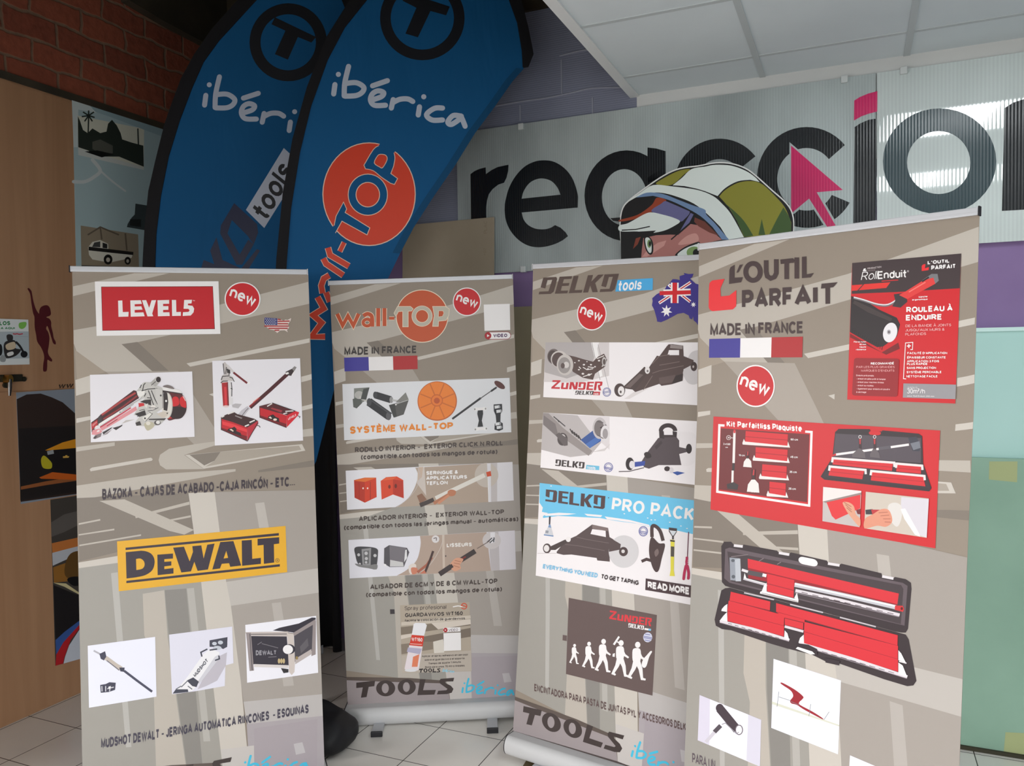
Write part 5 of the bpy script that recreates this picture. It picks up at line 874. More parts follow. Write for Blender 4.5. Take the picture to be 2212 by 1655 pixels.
a.poly((236,236,240), (935,398),(950,390),(1025,392),(1040,410),(1018,492),(920,485)); a.poly((214,60,44), (920,485),(1018,494),(1006,580),(900,570)); a.poly((232,222,226), (900,568),(1006,578),(975,765),(940,778),(880,774),(862,755)); a.poly((226,130,96), (930,660),(980,640),(965,740),(920,740)); a.poly((180,176,200), (890,585),(1000,595),(985,640),(880,620)); a.text('white', 'WT160', (918,535), (1004,540), 30, .2); a.line((240,200,190), 5, (908,556),(1000,562)); a.ell((226,226,230), 912,768,48,12,20)
a.poly('white', (1170,430),(1306,424),(1308,458),(1172,464)); a.ell((176,36,44), 1188,447,17,18,20); a.poly('white', (1183,440),(1183,454),(1195,447)); a.text((120,100,110), 'VIDEO', (1212,458), (1288,454), 20, .16); a.poly('white', (1172,472),(1310,466),(1312,608),(1176,614))
for i, (t, x0, x1) in enumerate((('Aplicar el spray adhesivo en aerosol', 1000, 1366), ('sobre el guardavivo o el soporte.', 1022, 1345), ('Tiempo de ajuste 1 minuto.', 1052, 1315), ('Bote para unos 70 mtro lineales.', 1026, 1345))):
    a.text((90,82,78), t, (x0,664+i*29), (x1,650+i*29), 16, .2)
a.polys([[( 978+(x-478)*.2179, 786+(y-985+ (x-478)*.03)*.25) for x, y in q] for q in TOOLSG], (50,44,44)); a.polys([k for cx, cy, rx, ry, ix, iy in TOOLSO for k in band(978+(cx-478)*.2179, 786+(cy-985+(cx-478)*.03)*.25, rx*.2179, ry*.25, 978+(cx-478)*.2179, 786+(cy-985+(cx-478)*.03)*.25, ix*.2179, iy*.25, 0, 360, 16)], (50,44,44))
iberica(a, (150,206,226), 5, lambda p: (1165+(p[0]-357)*.11, 778+(p[1]-600)*.12-(p[0]-357)*.024)); a.done('product_picture', sh)

# ---------------------------------------------------------------- third banner
r, sh, a = banner('b3', 'third roll-up banner, with a blue flag-coloured map, tucked behind the right one')
a.use(*FK); a.glyphs('brown', DELKO, (200,441), (948,412), 166, 176, .28); a.poly((74,168,222), (985,300),(1335,280),(1332,398),(962,414)); a.text('white', 'tools', (985,408), (1218,394), 108, .19, 100, .14, .1); a.done('logo_lettering', sh, 'dark block letters with a light blue tag')  # black ink drawn brownish: sheen haze put into the colour
badge(a, sh, FK, 728, 635, 147, 165, (604,632), (842,718), 98, h1=98)
a.use(*FK); a.poly((58,48,132), *[(1328,480),(1372,440),(1450,400),(1470,360),(1500,330),(1530,290),(1570,292),(1602,300),(1600,260),(1650,245),(1640,228),(1690,240),(1738,236),(1725,270),(1705,285),(1760,335),(1800,345),(1880,330),(1990,420),(2060,560),(2020,700),(1900,800),(1800,770),(1765,720),(1740,700),(1735,660),(1722,690),(1700,680),(1690,650),(1640,625),(1580,635),(1480,690),(1415,718),(1378,712),(1372,680),(1350,600),(1325,550),(1332,510)])
a.poly((58,48,132), (1395,325),(1712,318),(1706,525),(1395,530)) if False else None
UJ = ((1395,440),(1462,395),(1480,335),(1712,320),(1706,524),(1395,530))
a.lines('white', 30, ((1490,345),(1706,515)), ((1710,322),(1396,528))); a.line('red', 11, (1500,352),(1706,515)); a.line('red', 11, (1710,322),(1400,524)); a.line('white', 78, (1552,325),(1550,528)); a.line('white', 68, (1440,428),(1710,418)); a.line((206,34,44), 46, (1553,325),(1551,528)); a.line((206,34,44), 40, (1402,430),(1711,420))
def star(cx, cy, R, r_, n=7): return [(cx+(R if i % 2 == 0 else r_)*math.sin(math.pi*i/n), cy-(R if i % 2 == 0 else r_)*1.06*math.cos(math.pi*i/n)) for i in range(2*n)]
a.polys([star(1470,607,58,26), star(1737,543,27,12), star(1880,480,27,12), star(1840,620,27,12), star(1940,560,27,12)], 'white'); a.done('map_flag_print', sh)
# picture 1
W3 = (240,236,238)
a.poly(W3, (268,918),(2120,918),(2100,1560),(246,1462)); a.poly((176,170,170), (268,918),(720,918),(760,1050),(700,1200),(480,1280),(258,1220)); a.poly((212,206,206), (258,1215),(480,1278),(700,1200),(760,1050),(800,918),(900,918),(900,1250),(600,1320),(250,1310)); a.poly('white', (720,918),(770,918),(835,1250),(800,1270)); a.line((150,146,146), 5, (728,918),(765,1090),(810,1290)); a.line((150,146,146), 4, (790,940),(900,1390))
a.ell((110,100,98), 350,1058,64,76,28); a.ell((74,62,60), 340,1060,48,62,24); a.ell((200,194,190), 405,1085,84,84,32); a.ell((80,64,62), 398,1090,66,72,28); a.poly((84,66,62), (470,1040),(560,1060),(660,1090),(740,1110),(790,1060),(850,1030),(880,1090),(860,1160),(760,1230),(740,1290),(640,1270),(540,1210)); a.ell((196,190,186), 462,1142,82,104,36); a.ell((150,144,142), 455,1146,62,80,32); a.ell((206,200,198), 475,1142,28,32,18); a.ell((90,76,74), 440,1150,20,28,14)
a.polys([arc(x, y, q, q*.7, 0, 360, 8)[:-1] for x, y, q in ((600,1100,10),(650,1140,12),(690,1180,9),(720,1140,11),(600,1190,10),(640,1230,14),(700,1240,16),(760,1160,10),(800,1100,12),(560,1120,8),(680,1110,7))], (226,222,220)); a.lines((230,226,224), 8, ((640,1165),(680,1190),(740,1180)), ((600,1160),(620,1180)), ((690,1160),(750,1170)), ((780,1080),(850,1050)), ((830,1160),(870,1080)), ((640,1260),(730,1230))); a.ell((190,186,184), 850,1110,22,46,16); a.ell((90,78,76), 852,1112,14,30,14)
a.glyphs((196,40,52), ZUNDER, (325,1378), (822,1396), 84, 100, .16); a.glyphs((56,46,46), DELKO, (560,1436), (738,1440), 38, 38, .25); a.text((56,46,46), "'", (548,1412), (554,1412), 16, .2); a.poly((196,50,60), (745,1408),(812,1408),(806,1444),(740,1442)); a.text('white', 'tools', (748,1440), (795,1440), 22, .2); a.ring((120,124,170), 877,1412,38,42,7,n=28); a.ring((120,124,170), 877,1412,28,32,4,n=24); a.lines((120,124,170), 6, ((840,1412),(912,1398)), ((842,1424),(914,1410)))
BT = (84,68,66)
a.poly((222,216,216), (1050,1480),(1160,1400),(1300,1370),(1100,1480)); a.poly(BT, (1130,1385),(1240,1250),(1375,1050),(1400,1055),(1470,960),(1490,938),(1530,936),(1635,950),(1640,1055),(1735,1095),(1735,1130),(1640,1180),(1630,1300),(1520,1335),(1420,1350),(1400,1330),(1160,1412)); a.poly(W3, (1495,995),(1595,995),(1595,1045),(1480,1045)); a.poly((150,140,138), (1510,940),(1630,950),(1628,985),(1505,975)); a.lines((120,104,100), 7, ((1400,1145),(1600,1110)), ((1330,1225),(1400,1200),(1640,1150)), ((1240,1390),(1330,1250)), ((1380,1060),(1500,1040)), ((1330,1130),(1395,1060))); a.poly((100,84,82), (1395,1270),(1560,1240),(1550,1310),(1400,1335)); a.poly((58,48,48), (1560,1250),(1630,1230),(1625,1300),(1520,1332))
a.poly((78,64,62), (1030,1370),(1190,1220),(1250,1160),(1300,1200),(1160,1390),(1080,1380)); a.poly((110,96,94), (1060,1360),(1200,1230),(1240,1240),(1110,1370)); a.ell((74,60,58), 1005,1392,54,66,30); a.ell((232,228,228), 1020,1400,32,46,26); a.ell((90,80,80), 1015,1410,10,14,12); a.ell((230,226,226), 1280,1195,25,36,22); a.ell((120,110,110), 1282,1203,10,12,12)
a.poly((206,202,204), *smooth_pts([(1700,1040),(1760,1000),(1850,1000),(1900,1100),(1860,1250),(1770,1330),(1690,1325),(1640,1250),(1640,1190)],4,True)); a.poly(BT, (1640,1055),(1740,1095),(1735,1135),(1640,1185)); a.ell((66,52,52), 1742,1158,32,46,26); a.ell((190,180,178), 1736,1160,9,13,12); a.done('product_picture', sh)
# picture 2
a.use(*FL_); a.poly(W3, (200,118),(1700,202),(1690,735),(178,565)); a.poly((186,180,180), (200,118),(480,140),(740,150),(740,280),(590,460),(420,480),(186,420)); a.poly((222,216,218), (480,140),(740,150),(740,420),(600,300)); a.poly((148,140,138), (200,122),(245,124),(360,240),(600,430),(570,470),(200,210)); a.poly((120,112,112), (205,140),(300,210),(330,330),(200,215)); a.ell((74,66,66), 358,335,42,52,24); a.ell((210,204,204), 358,322,24,28,18); a.poly((96,88,88), (300,300),(330,280),(400,330),(400,385),(370,390)); a.lines((50,46,48), 8, ((285,150),(380,230)), ((320,180),(330,195)))
a.lines((60,54,54), 9, *[((418+i*17, 250+i*13), (440+i*17, 290+i*13)) for i in range(5)]); a.poly((50,84,150), (505,340),(610,260),(670,290),(670,350),(580,408)); a.poly((70,110,180), (545,375),(668,292),(668,340),(580,408)); a.ell((196,190,192), 660,245,58,88,30); a.ell((120,112,112), 655,245,40,66,26); a.poly((60,50,52), (660,240),(710,215),(735,245),(690,260)); a.ell((222,218,220), 705,290,38,68,28); a.ell((160,154,156), 705,290,22,42,22); a.lines((90,84,86), 6, ((640,190),(690,200)), ((640,300),(690,330))); a.poly((212,206,206), (590,440),(700,410),(750,370),(700,430))
a.glyphs((58,48,48), DELKO, (298,550), (533,574), 52, 52, .1); a.poly((110,190,222), (552,543),(657,553),(655,586),(548,578)); a.text('white', 'tools', (560,576), (625,582), 26, .2); a.ring((110,114,170), 731,563,34,36,6,n=28); a.ring((110,114,170), 731,563,24,26,4,n=24); a.lines((110,114,170), 6, ((700,560),(760,572)), ((700,570),(760,582)))
CT = (84,74,78); a.poly((236,232,234), *smooth_pts([(1300,300),(1340,276),(1420,285),(1450,340),(1450,480),(1400,545),(1330,548),(1300,500)],4,True)); a.poly((52,46,50), (1040,450),(1130,330),(1160,310),(1270,300),(1305,350),(1305,400),(1370,410),(1370,435),(1305,455),(1322,540),(1300,552),(1140,548),(1060,572),(1022,560),(1000,515)) if False else a.poly(CT, (1000,515),(1040,450),(1135,325),(1270,300),(1306,345),(1306,398),(1372,412),(1372,438),(1306,455),(1324,545),(1140,545),(1060,574),(1020,562))
a.ring((58,48,50), 1215,268,58,46,34,180,360,n=24); a.poly((58,48,50), (1142,262),(1180,270),(1185,330),(1145,325)); a.poly((58,48,50), (1252,270),(1288,275),(1285,320),(1255,312)); a.poly((66,56,58), (1170,320),(1260,318),(1275,300),(1180,300)); a.poly((70,60,64), (1105,395),(1160,345),(1170,365),(1120,420)); a.curve((56,48,50), (1020,455),(1040,438),(1070,450),(1078,480),(1040,490)); a.poly((60,80,160), (945,520),(1030,512),(1025,548),(945,560)); a.ell((50,42,44), 905,535,34,52,28); a.ell((222,218,222), 922,542,22,32,22); a.ell((50,42,44), 1385,412,24,40,24); a.line((90,80,84), 7, (815,598),(900,596),(1020,566)); a.ell((60,50,52), 1208,575,24,20,16); a.poly((56,86,160), (1250,605),(1290,596),(1352,608),(1290,628)); a.ell((220,216,220), 1242,588,16,24,16); a.done('product_picture', sh)
# pro pack
a.poly(W3, (172,690),(1700,862),(1660,1730),(140,1443)); a.poly((108,196,234), (172,690),(1700,862),(1690,1140),(1412,1105),(1280,1075),(1060,1045),(960,1020),(800,1000),(660,975),(460,965),(320,958),(200,975),(198,960),(240,935),(190,925),(198,890),(170,850)); a.poly(W3, (205,942),(330,932),(470,940),(400,950),(220,958)); a.poly(W3, (535,940),(680,952),(670,968),(560,958)); a.poly(W3, (700,962),(900,990),(1060,1030),(1070,1045),(940,1015),(720,985)); a.polys([arc(x, y, 7, 4, 0, 360, 8)[:-1] for x, y in ((860,940),(1050,975),(1080,990),(1110,990),(1230,1010),(1320,1040),(265,715),(1370,1060))], W3)
a.glyphs((80,60,62), DELKO, (218,838), (700,905), 96, 108, .06); a.text('white', 'PRO PACK', (754,912), (1422,1000), 104, .19, 108, .12, .08, .8); a.poly((80,60,62), (728,806),(736,807),(736,815),(728,814))
PB_ = (86,72,72)
a.poly(PB_, (310,1250),(380,1160),(470,1120),(540,1070),(598,1028),(728,1055),(740,1130),(832,1185),(828,1230),(740,1260),(742,1330),(640,1320),(635,1300),(430,1272),(365,1275),(312,1262)); a.poly(W3, (600,1065),(708,1078),(710,1130),(585,1105)); a.poly((126,110,108), (598,1028),(728,1055),(726,1082),(600,1062)); a.lines((110,96,96), 6, ((470,1130),(560,1150),(740,1180)), ((380,1190),(480,1200),(700,1240))); a.poly((70,58,58), (240,1215),(380,1150),(410,1165),(300,1235),(250,1235)); a.ell((76,62,62), 232,1222,33,40,28); a.ell((228,224,224), 228,1222,22,28,24); a.ell((236,232,232), 405,1148,20,22,20); a.poly((210,208,210), *arc(855,1248,122,132,0,360,40)[:-1]); a.poly(PB_, (735,1130),(832,1188),(826,1232),(735,1250)); a.ell((76,62,62), 853,1248,36,38,28); a.ell((210,206,206), 850,1246,14,15,18); a.line((206,198,200), 4, (155,1262),(310,1262))
a.poly((60,56,66), (248,962),(262,962),(258,1030),(246,1030)); a.poly((120,150,190), (240,1050),(250,1025),(260,1030),(268,1060)); a.poly((206,208,214), (240,1050),(266,1055),(285,1124),(205,1115)); a.line((90,130,180), 8, (206,1112),(284,1122)); a.poly((150,154,164), (220,1075),(245,1078),(242,1100),(218,1097)); a.ring((110,114,170), 1014,1083,34,38,7,n=28); a.ring((110,114,170), 1014,1083,24,28,4,n=24); a.lines((110,114,170), 6, ((982,1080),(1044,1092)), ((982,1092),(1044,1104)))
a.line((76,60,60), 28, *smooth_pts([(1085,1130),(1085,1050),(1110,1040),(1150,1080),(1175,1160)],4)); a.curve((76,60,60), (1080,1130),(1140,1180),(1190,1190),(1165,1300),(1140,1400),(1110,1410),(1080,1350),(1060,1240)); a.line((76,60,60), 24, (1000,1328),(1040,1310),(1090,1325)); a.curve((120,104,102), (1105,1250),(1130,1225),(1140,1260),(1115,1290))
a.poly((70,60,62), (1222,1052),(1288,1060),(1285,1090),(1262,1125),(1262,1150),(1248,1150),(1248,1125),(1222,1085)); a.poly((214,220,226), (1226,1075),(1284,1082),(1260,1118),(1250,1118)); a.poly((226,216,74), (1236,1150),(1268,1155),(1262,1400),(1270,1448),(1228,1446),(1236,1400)); a.poly((84,78,70), (1238,1205),(1266,1208),(1264,1290),(1237,1288)); a.poly((60,52,54), (1232,1152),(1270,1158),(1270,1170),(1232,1165))
a.line((100,40,66), 7, (1382,1088),(1372,1300)); a.line((180,40,84), 18, (1370,1290),(1364,1330),(1366,1370)); a.lines((180,40,84), 7, *[((1358,1296+i*14),(1380,1304+i*14)) for i in range(4)]); a.brush((186,40,84), 22, (1360,1365),(1348,1420),(1342,1470)); a.brush((186,40,84), 22, (1372,1365),(1382,1420),(1380,1466))
a.text((126,190,226), 'EVERYTHING YOU NEED', (196,1384), (640,1462), 36, .26, 38, .16, .05, 1.1); a.text((66,54,56), 'TO GET TAPING', (668,1468), (974,1522), 38, .26, 38, .16, .05, 1.1); a.poly((74,56,60), (1034,1466),(1660,1565),(1655,1665),(1030,1560)); a.text('white', 'READ MORE', (1050,1545), (1390,1600), 56, .28, 62, 0, .05, 1.1); a.done('product_picture', sh)
# dark panel
a.use(*FN); a.poly((100,84,82), (622,132),(1420,288),(1380,1018),(597,822)); a.poly((100,84,82), (568,468),(606,474),(604,524),(566,517)); a.glyphs((214,60,68), ZUNDER, (988,322), (1368,390), 76, 82, .1); a.glyphs('white', DELKO, (1160,398), (1300,422), 36, 36, .12); a.poly('white', (1308,405),(1345,411),(1342,428),(1306,422)); a.poly((130,196,226), (1345,410),(1368,414),(1365,432),(1342,428)); a.ell((206,208,226), 1337,490,41,45,30); a.lines((110,114,170), 6, ((1300,480),(1375,495)), ((1300,492),(1375,507)), ((1312,460),(1360,468)), ((1312,515),(1360,524)))
# plain row of walking figures, growing from left to right
def walker(x, y, h, tool=False):
    hw_ = h*.1
    a.ell('white', x+h*.02, y-h*.93, h*.075, h*.085, 16)
    a.polys([smooth_pts([(x-h*.1,y-h*.82),(x+h*.08,y-h*.82),(x+h*.11,y-h*.62),(x+h*.07,y-h*.45),(x-h*.1,y-h*.45),(x-h*.13,y-h*.65)],3,True)], 'white')
    a.polys(strip([(x-h*.02,y-h*.5),(x-h*.1,y-h*.26),(x-h*.22,y-h*.04),(x-h*.14,y-h*.0)], [h*.16,h*.11,h*.07,h*.05])+strip([(x+h*.0,y-h*.5),(x+h*.1,y-h*.25),(x+h*.14,y+h*.02),(x+h*.24,y+h*.04)], [h*.16,h*.11,h*.07,h*.05]), 'white')
    a.polys(strip([(x+h*.03,y-h*.76),(x+h*.12,y-h*.58),(x+h*.24,y-h*.5)], [h*.08,h*.07,h*.05]), 'white')
for x, y, h in ((672,722,170),(802,758,225),(932,790,282),(1090,830,310),(1240,860,325)): walker(x, y, h)
a.poly('white', (1020,640),(1040,632),(1038,668),(1018,664)); a.poly('white', (1072,478),(1085,488),(1038,562),(1022,552)); a.line('white', 12, (1060,530),(1090,545)); a.curve('white', (1282,740),(1296,690),(1330,650),(1362,615),(1376,622),(1350,670),(1325,750),(1300,766)); a.done('figure_panel', sh, 'dark panel with a row of white walking figures')
a.text((98,80,78), 'ENCINTADORA PARA PASTA DE JUNTAS PYL Y ACCESORIOS DELKO', (310,976), (1715,1345), 66, .22, 72); a.done('caption_lettering', sh)

# hardboard scrap under the left foot
_pl = []
for p in ((1147,1627),(1128,1658),(1205,1690),(1245,1652)): D = ray(p); _pl.append(CAMP+D*(-EYE/D.z))
_P0 = Plane((0, 0, 0), (1, 0, 0), (0, 1, 0)); m = MB().mat(M('brown_hardboard', (112,98,70), .6)); m.prism(_P0, [(v.x, v.y) for v in _pl], .0004, .0018); tag(m.build('hardboard_scrap'), 'small brown hardboard scrap on the floor under the third banner', 'scrap')

# ---------------------------------------------------------------- fourth banner (right)
r, sh, a = banner('b4', 'right roll-up banner, nearest of the four, with a red tool poster and red toolbox pictures')
a.use(*FO); BN = (66,50,50)
a.poly((232,44,50), *smooth_pts([(127,560),(132,525),(150,508)],4), (230,498),(202,562),(205,614),(262,608),(308,572),(308,655),*smooth_pts([(306,680),(285,700)],3),(150,712),*smooth_pts([(132,702),(125,685)],3))
# first line: L with a cut, apostrophe, OUTIL
a.polys([[(262,440),(270,420),(296,405),(296,490),(352,487),(340,520),(260,532)], [(330,405),(352,402),(322,455),(308,457)]], BN); a.ring(BN, 418,452,48,56,32,n=36); a.lines(BN, 30, ((505,375),(505,450),(512,480),(535,495),(560,485),(572,460),(572,368)), ((600,385),(682,376)), ((641,380),(641,500)), ((708,356),(708,496))); a.polys([[(742,352),(772,349),(772,468),(822,458),(800,488),(742,493)]], BN)
a.poly(BN, (682,361),(695,374),(688,392),(640,392),(640,366))
a.text(BN, 'PARF', (345,701), (684,681), 128, .25, 130, 0, .09, 1.0); a.text(BN, 'A', (692,681), (804,672), 130, .25); a.text(BN, 'I', (814,671), (847,668), 131, .25); a.polys([[(872,530),(978,520),(950,553),(928,556),(928,662),(898,664),(897,560),(868,562)]], BN); a.done('logo_lettering', sh, 'dark block lettering with a red corner mark')
a.text(BN, 'MADE IN FRANCE', (135,876), (750,858), 80, .22, 80); a.done('caption_lettering', sh)
tri(a, FO, ((129,896),(748,880),(744,1017),(127,1020)), 'tricolour_print', sh)
badge(a, sh, FO, 436, 1207, 127, 140, (326,1203), (536,1278), 86)
# red poster
a.use(*FO); RD = (204,30,38); KD = (62,50,52)
a.poly(RD, (1075,393),(1797,330),(1757,1323),(1042,1297)); a.poly(KD, (1075,393),(1797,330),(1787,560),(1370,585),(1072,597)); a.poly((224,50,44), (1072,540),(1145,535),(1108,575),(1071,577)); a.poly((224,50,44), (1155,533),(1328,520),(1300,558),(1118,573)); a.poly((104,24,28), (1071,597),(1370,585),(1390,560),(1340,570)) if False else None
a.polys([[(1145,445),(1152,430),(1165,428),(1162,440),(1170,438),(1168,446),(1148,448)]], 'white'); a.text((190,180,180), 'PRODUCTION', (1176,436), (1268,424), 12, .2); a.text((130,116,116), 'FRANCE', (1176,450), (1228,444), 10, .2)
a.text('white', 'Roll', (1132,508), (1238,500), 56, .09, 58, .2); a.text('white', 'Enduit', (1244,500), (1436,488), 52, .17, 54); a.line((206,36,40), 6, (1270,513),(1380,505)); a.ring('white', 1444,447,5,5,2,n=12)
a.poly((232,44,50), (1535,412),(1545,402),(1560,400),(1556,428),(1583,420),(1580,440),(1535,446)); a.text('white', "L'OUTIL", (1574,402), (1720,390), 24, .26, 24); a.text('white', 'PARFAIT', (1598,440), (1760,428), 30, .26, 30)
a.poly((120,24,28), (1062,860),(1270,985),(1380,920),(1390,960),(1300,1000),(1060,885)); a.poly((44,38,40), (1068,612),(1160,640),(1250,700),(1370,755),(1392,800),(1370,880),(1280,945),(1240,950),(1130,890),(1060,850)); a.poly((66,56,56), (1090,640),(1200,690),(1340,760),(1330,780),(1180,720),(1080,660)); rn = random.Random(3)
a.lines((34,28,30), 4, *[((1080+i*13, 850-20+i*7.5+rn.uniform(-3, 3)), (1076+i*13, 862-14+i*7.5+rn.uniform(0, 8))) for i in range(16)]); a.ell((232,228,232), 1326,853,52,66,32) if False else a.polys([[(1326+x*math.cos(.25)-y*math.sin(.25), 853+x*math.sin(.25)+y*math.cos(.25)) for x, y in arc(0,0,46,66,0,360,32)[:-1]]], (232,230,234)); a.ell((170,166,172), 1318,850,13,16,16); a.ell((90,84,88), 1318,850,6,8,12)
a.line((120,112,116), 17, *smooth_pts([(1085,622),(1150,640),(1240,668),(1310,672),(1370,640)],4)); a.line((222,220,224), 8, *smooth_pts([(1085,619),(1150,636),(1240,664),(1310,667),(1370,636)],4)); a.poly((58,50,54), (1350,600),(1430,590),(1440,650),(1395,688),(1340,680),(1360,640)); a.poly((222,60,58), (1430,580),(1590,480),(1630,500),(1625,530),(1440,632),(1385,605)); a.poly((118,120,124), (1535,510),(1600,465),(1640,465),(1648,510),(1625,530),(1612,490)); a.poly((40,36,38), (1535,512),(1580,482),(1585,492),(1540,520)); a.line((240,120,110), 8, (1450,585),(1560,520))
a.text('white', 'Manche', (1515,624), (1573,620), 12, .22); a.text('white', 'ergonomique', (1472,642), (1574,637), 11, .22)
a.text('white', 'ROULEAU À', (1433,722), (1740,710), 38, .24, 40); a.text('white', 'ENDUIRE', (1430,774), (1670,768), 38, .24, 38)
for i, (t, x1) in enumerate((('DE LA BANDE À JOINTS', 1730), ('JUSQU\'AUX MURS &', 1686), ('PLAFONDS', 1564))): a.text((236,190,190), t, (1428-i*1,818+i*28), (x1,811+i*29), 17, .13)
a.lines('white', 5, ((1474,968),(1476,918),(1428,922),(1414,1158),(1432,1160)), ((1474,966),(1460,966))); a.lines('white', 7, ((1437,943),(1463,941)), ((1450,930),(1450,955)))
for t, x1, y in (('FACILITÉ D\'APPLICATION', 1704, 998), ('ÉPAISSEUR CONSTANTE', 1694, 1027), ('APPLICATION 3 FOIS', 1650, 1052), ('PLUS RAPIDE', 1574, 1070), ('SANS PROJECTION', 1630, 1096), ('SYSTÈME PERCHABLE', 1666, 1124), ('NETTOYAGE FACILE', 1640, 1152)): a.text('white', t, (1440-(y-998)*.04,y-1), (x1,y-2), 15, .22)
for i, (t, x0) in enumerate((('Fibres nylon', 1086), ('18 mm', 1122), ('Haute', 1124), ('résilience', 1100))): a.text('white', t, (x0,920+i*17), (1167,919+i*17), 10, .22)
a.poly((150,30,36), *(arc(1105,1038,18,16,180,270,5)+arc(1368,1042,18,16,270,360,5)+arc(1358,1262,18,16,0,90,5)+arc(1092,1254,18,16,90,180,5)))
a.text('white', 'RECOMMANDÉ', (1198,1066), (1352,1064), 15, .22); a.text((232,170,170), 'PAR LES PLUS GRANDES', (1102,1088), (1356,1088), 14, .13); a.text((232,170,170), 'MARQUES D\'ENDUITS', (1134,1112), (1354,1112), 14, .13)
for i, (t, x1) in enumerate((('Enduits préconisés', 1218), ('- enduit en pâte prêt à l\'emploi', 1296), ('- enduit pour machine Airless', 1284), ('- enduit au rouleau', 1216), ('- également pour enduits en poudre', 1324), ('à séchage', 1168))): a.text((240,200,200), t, (1102,1142+i*22), (x1,1142+i*22+(x1-1102)*.02), 11, .18)
a.poly((150,148,152), (1414,1190),(1762,1198),(1758,1294),(1410,1284)); a.text((206,204,208), 'JUSQU\'À', (1438,1224), (1508,1225), 13, .16); a.text('white', '30m²/h', (1438,1256), (1556,1258), 32, .12); a.text((226,224,226), 'pour Roll Enduit 250 mm', (1440,1277), (1618,1280), 9, .16); a.done('poster_print', sh, 'red and charcoal poster print')
# red kit panel
a.use(*FP); a.poly((206,40,46), (157,122),(1657,215),(1625,995),(137,738)); a.poly((112,44,46), (206,200),(792,240),(776,690),(192,605)); a.line('white', 15, (230,182),(196,180),(182,620),(790,712),(806,225),(764,222)); a.text('white', 'Kit Parfaitliss Plaquiste', (244,190), (742,223), 40, .24, 42)
a.line((236,232,230), 16, (296,222),(290,430)); a.line((210,60,66), 14, (296,210),(296,232)); a.line((60,54,56), 16, (290,432),(288,480)); a.line((236,232,230), 14, (284,480),(282,560)); a.poly((62,56,58), (245,570),(290,556),(322,575),(315,608),(248,600)); a.ring('white', 257,262,14,14,2.5,n=16); a.line('white', 3, (270,263),(290,265)); a.text('white', '30', (250,267), (264,267), 10, .2); a.text('white', '3 x 0,60', (222,310), (268,312), 13, .2); a.text('white', 'cm', (236,330), (252,331), 9, .2)
RS = (212,44,52)
for q, (mx, my), t in ((((370,218),(650,240),(646,318),(366,292)), (668,280), '60 cm'), (((436,325),(648,342),(644,420),(434,398)), (666,396), '45 cm'), (((480,438),(642,452),(640,535),(476,520)), (660,495), '35 cm'), (((528,553),(636,565),(634,650),(526,634)), (654,606), '25 cm')):
    tl, tr, br, bl = q; a.poly(RS, *q); a.line((170,36,44), 5, lerp(tl,bl,.5), lerp(tr,br,.5)); a.poly((236,230,228), (bl[0]-18,bl[1]+6),(bl[0]-8,bl[1]-22),(bl[0],bl[1]-4),(br[0],br[1]-2),(br[0]+4,br[1]-30),(br[0]+18,br[1]+10),(bl[0]-16,bl[1]+16)); a.text('white', t, (mx,my), (mx+48,my+3), 14, .2)
for x, y, s_, t in ((382,400,1.0,(324,384)), (420,540,1.45,(402,624))):
    a.poly((70,44,46), (x-7*s_,y),(x-8*s_,y-60*s_+20),(x+10*s_,y-60*s_+20),(x+8*s_,y)); a.poly((196,60,64), (x-3*s_,y-20*s_),(x,y-46*s_),(x+6*s_,y-45*s_),(x+4*s_,y-20*s_)); a.poly((236,232,228), *smooth_pts([(x-8*s_,y),(x-24*s_,y+22*s_)],2), (x-29*s_,y+58*s_*.95),(x+28*s_,y+63*s_*.95),(x+24*s_,y+18*s_),(x+8*s_,y)); a.text('white', '10 cm', t, (t[0]+40,t[1]+3), 13, .2)
KB = (54,46,50)
a.poly(KB, (945,385),(962,225),(985,204),(1190,206),(1195,218),(1270,222),(1275,214),(1515,236),(1538,252),(1545,435),(1600,595),(1585,618),(890,540),(866,520),(940,400)); a.poly((84,76,84), (965,235),(1530,265),(1530,430),(950,388)); a.poly((206,40,46), *(arc(1205,231,20,13,90,270,8)+arc(1245,233,20,13,-90,90,8))); a.poly((58,50,56), (940,400),(1545,448),(1590,600),(880,522))
a.line((236,232,232), 15, (965,374),(1240,338),(1450,308)); a.line((96,92,100), 20, (1250,335),(1330,324)); a.poly((200,40,46), (940,378),(968,366),(968,380),(944,386)); a.poly((60,62,74), (1445,262),(1500,255),(1530,320),(1520,352),(1475,350)); a.poly((120,124,134), (1460,300),(1520,285),(1528,330),(1480,345))
for x in (1127, 1223): a.line((66,50,54), 18, (x,262),(x+2,340)); a.poly((186,60,66), (x-6,270),(x+6,270),(x+4,305),(x-4,305)); a.ring('white', x,257,9,10,3,n=14); a.poly((104,96,100), (x-8,332),(x-(52 if x<1200 else 30),372),(x-(52 if x<1200 else 30),390),(x+36,398),(x+32,365),(x+8,338))
for q in (((950,400),(1345,430),(1338,482),(945,440)), ((1372,436),(1530,450),(1530,502),(1366,486)), ((930,455),(1155,478),(1142,538),(918,512)), ((1205,485),(1545,518),(1560,585),(1198,545))):
    tl, tr, br, bl = q; a.poly(RS, *q); a.line((176,40,48), 4, lerp(tl,bl,.55), lerp(tr,br,.55)); a.line((232,226,226), 15, (tl[0]-8,tl[1]+26), (tl[0]-4,tl[1]-2), (tr[0]+8,tr[1]-2), (tr[0]+10,tr[1]+26))
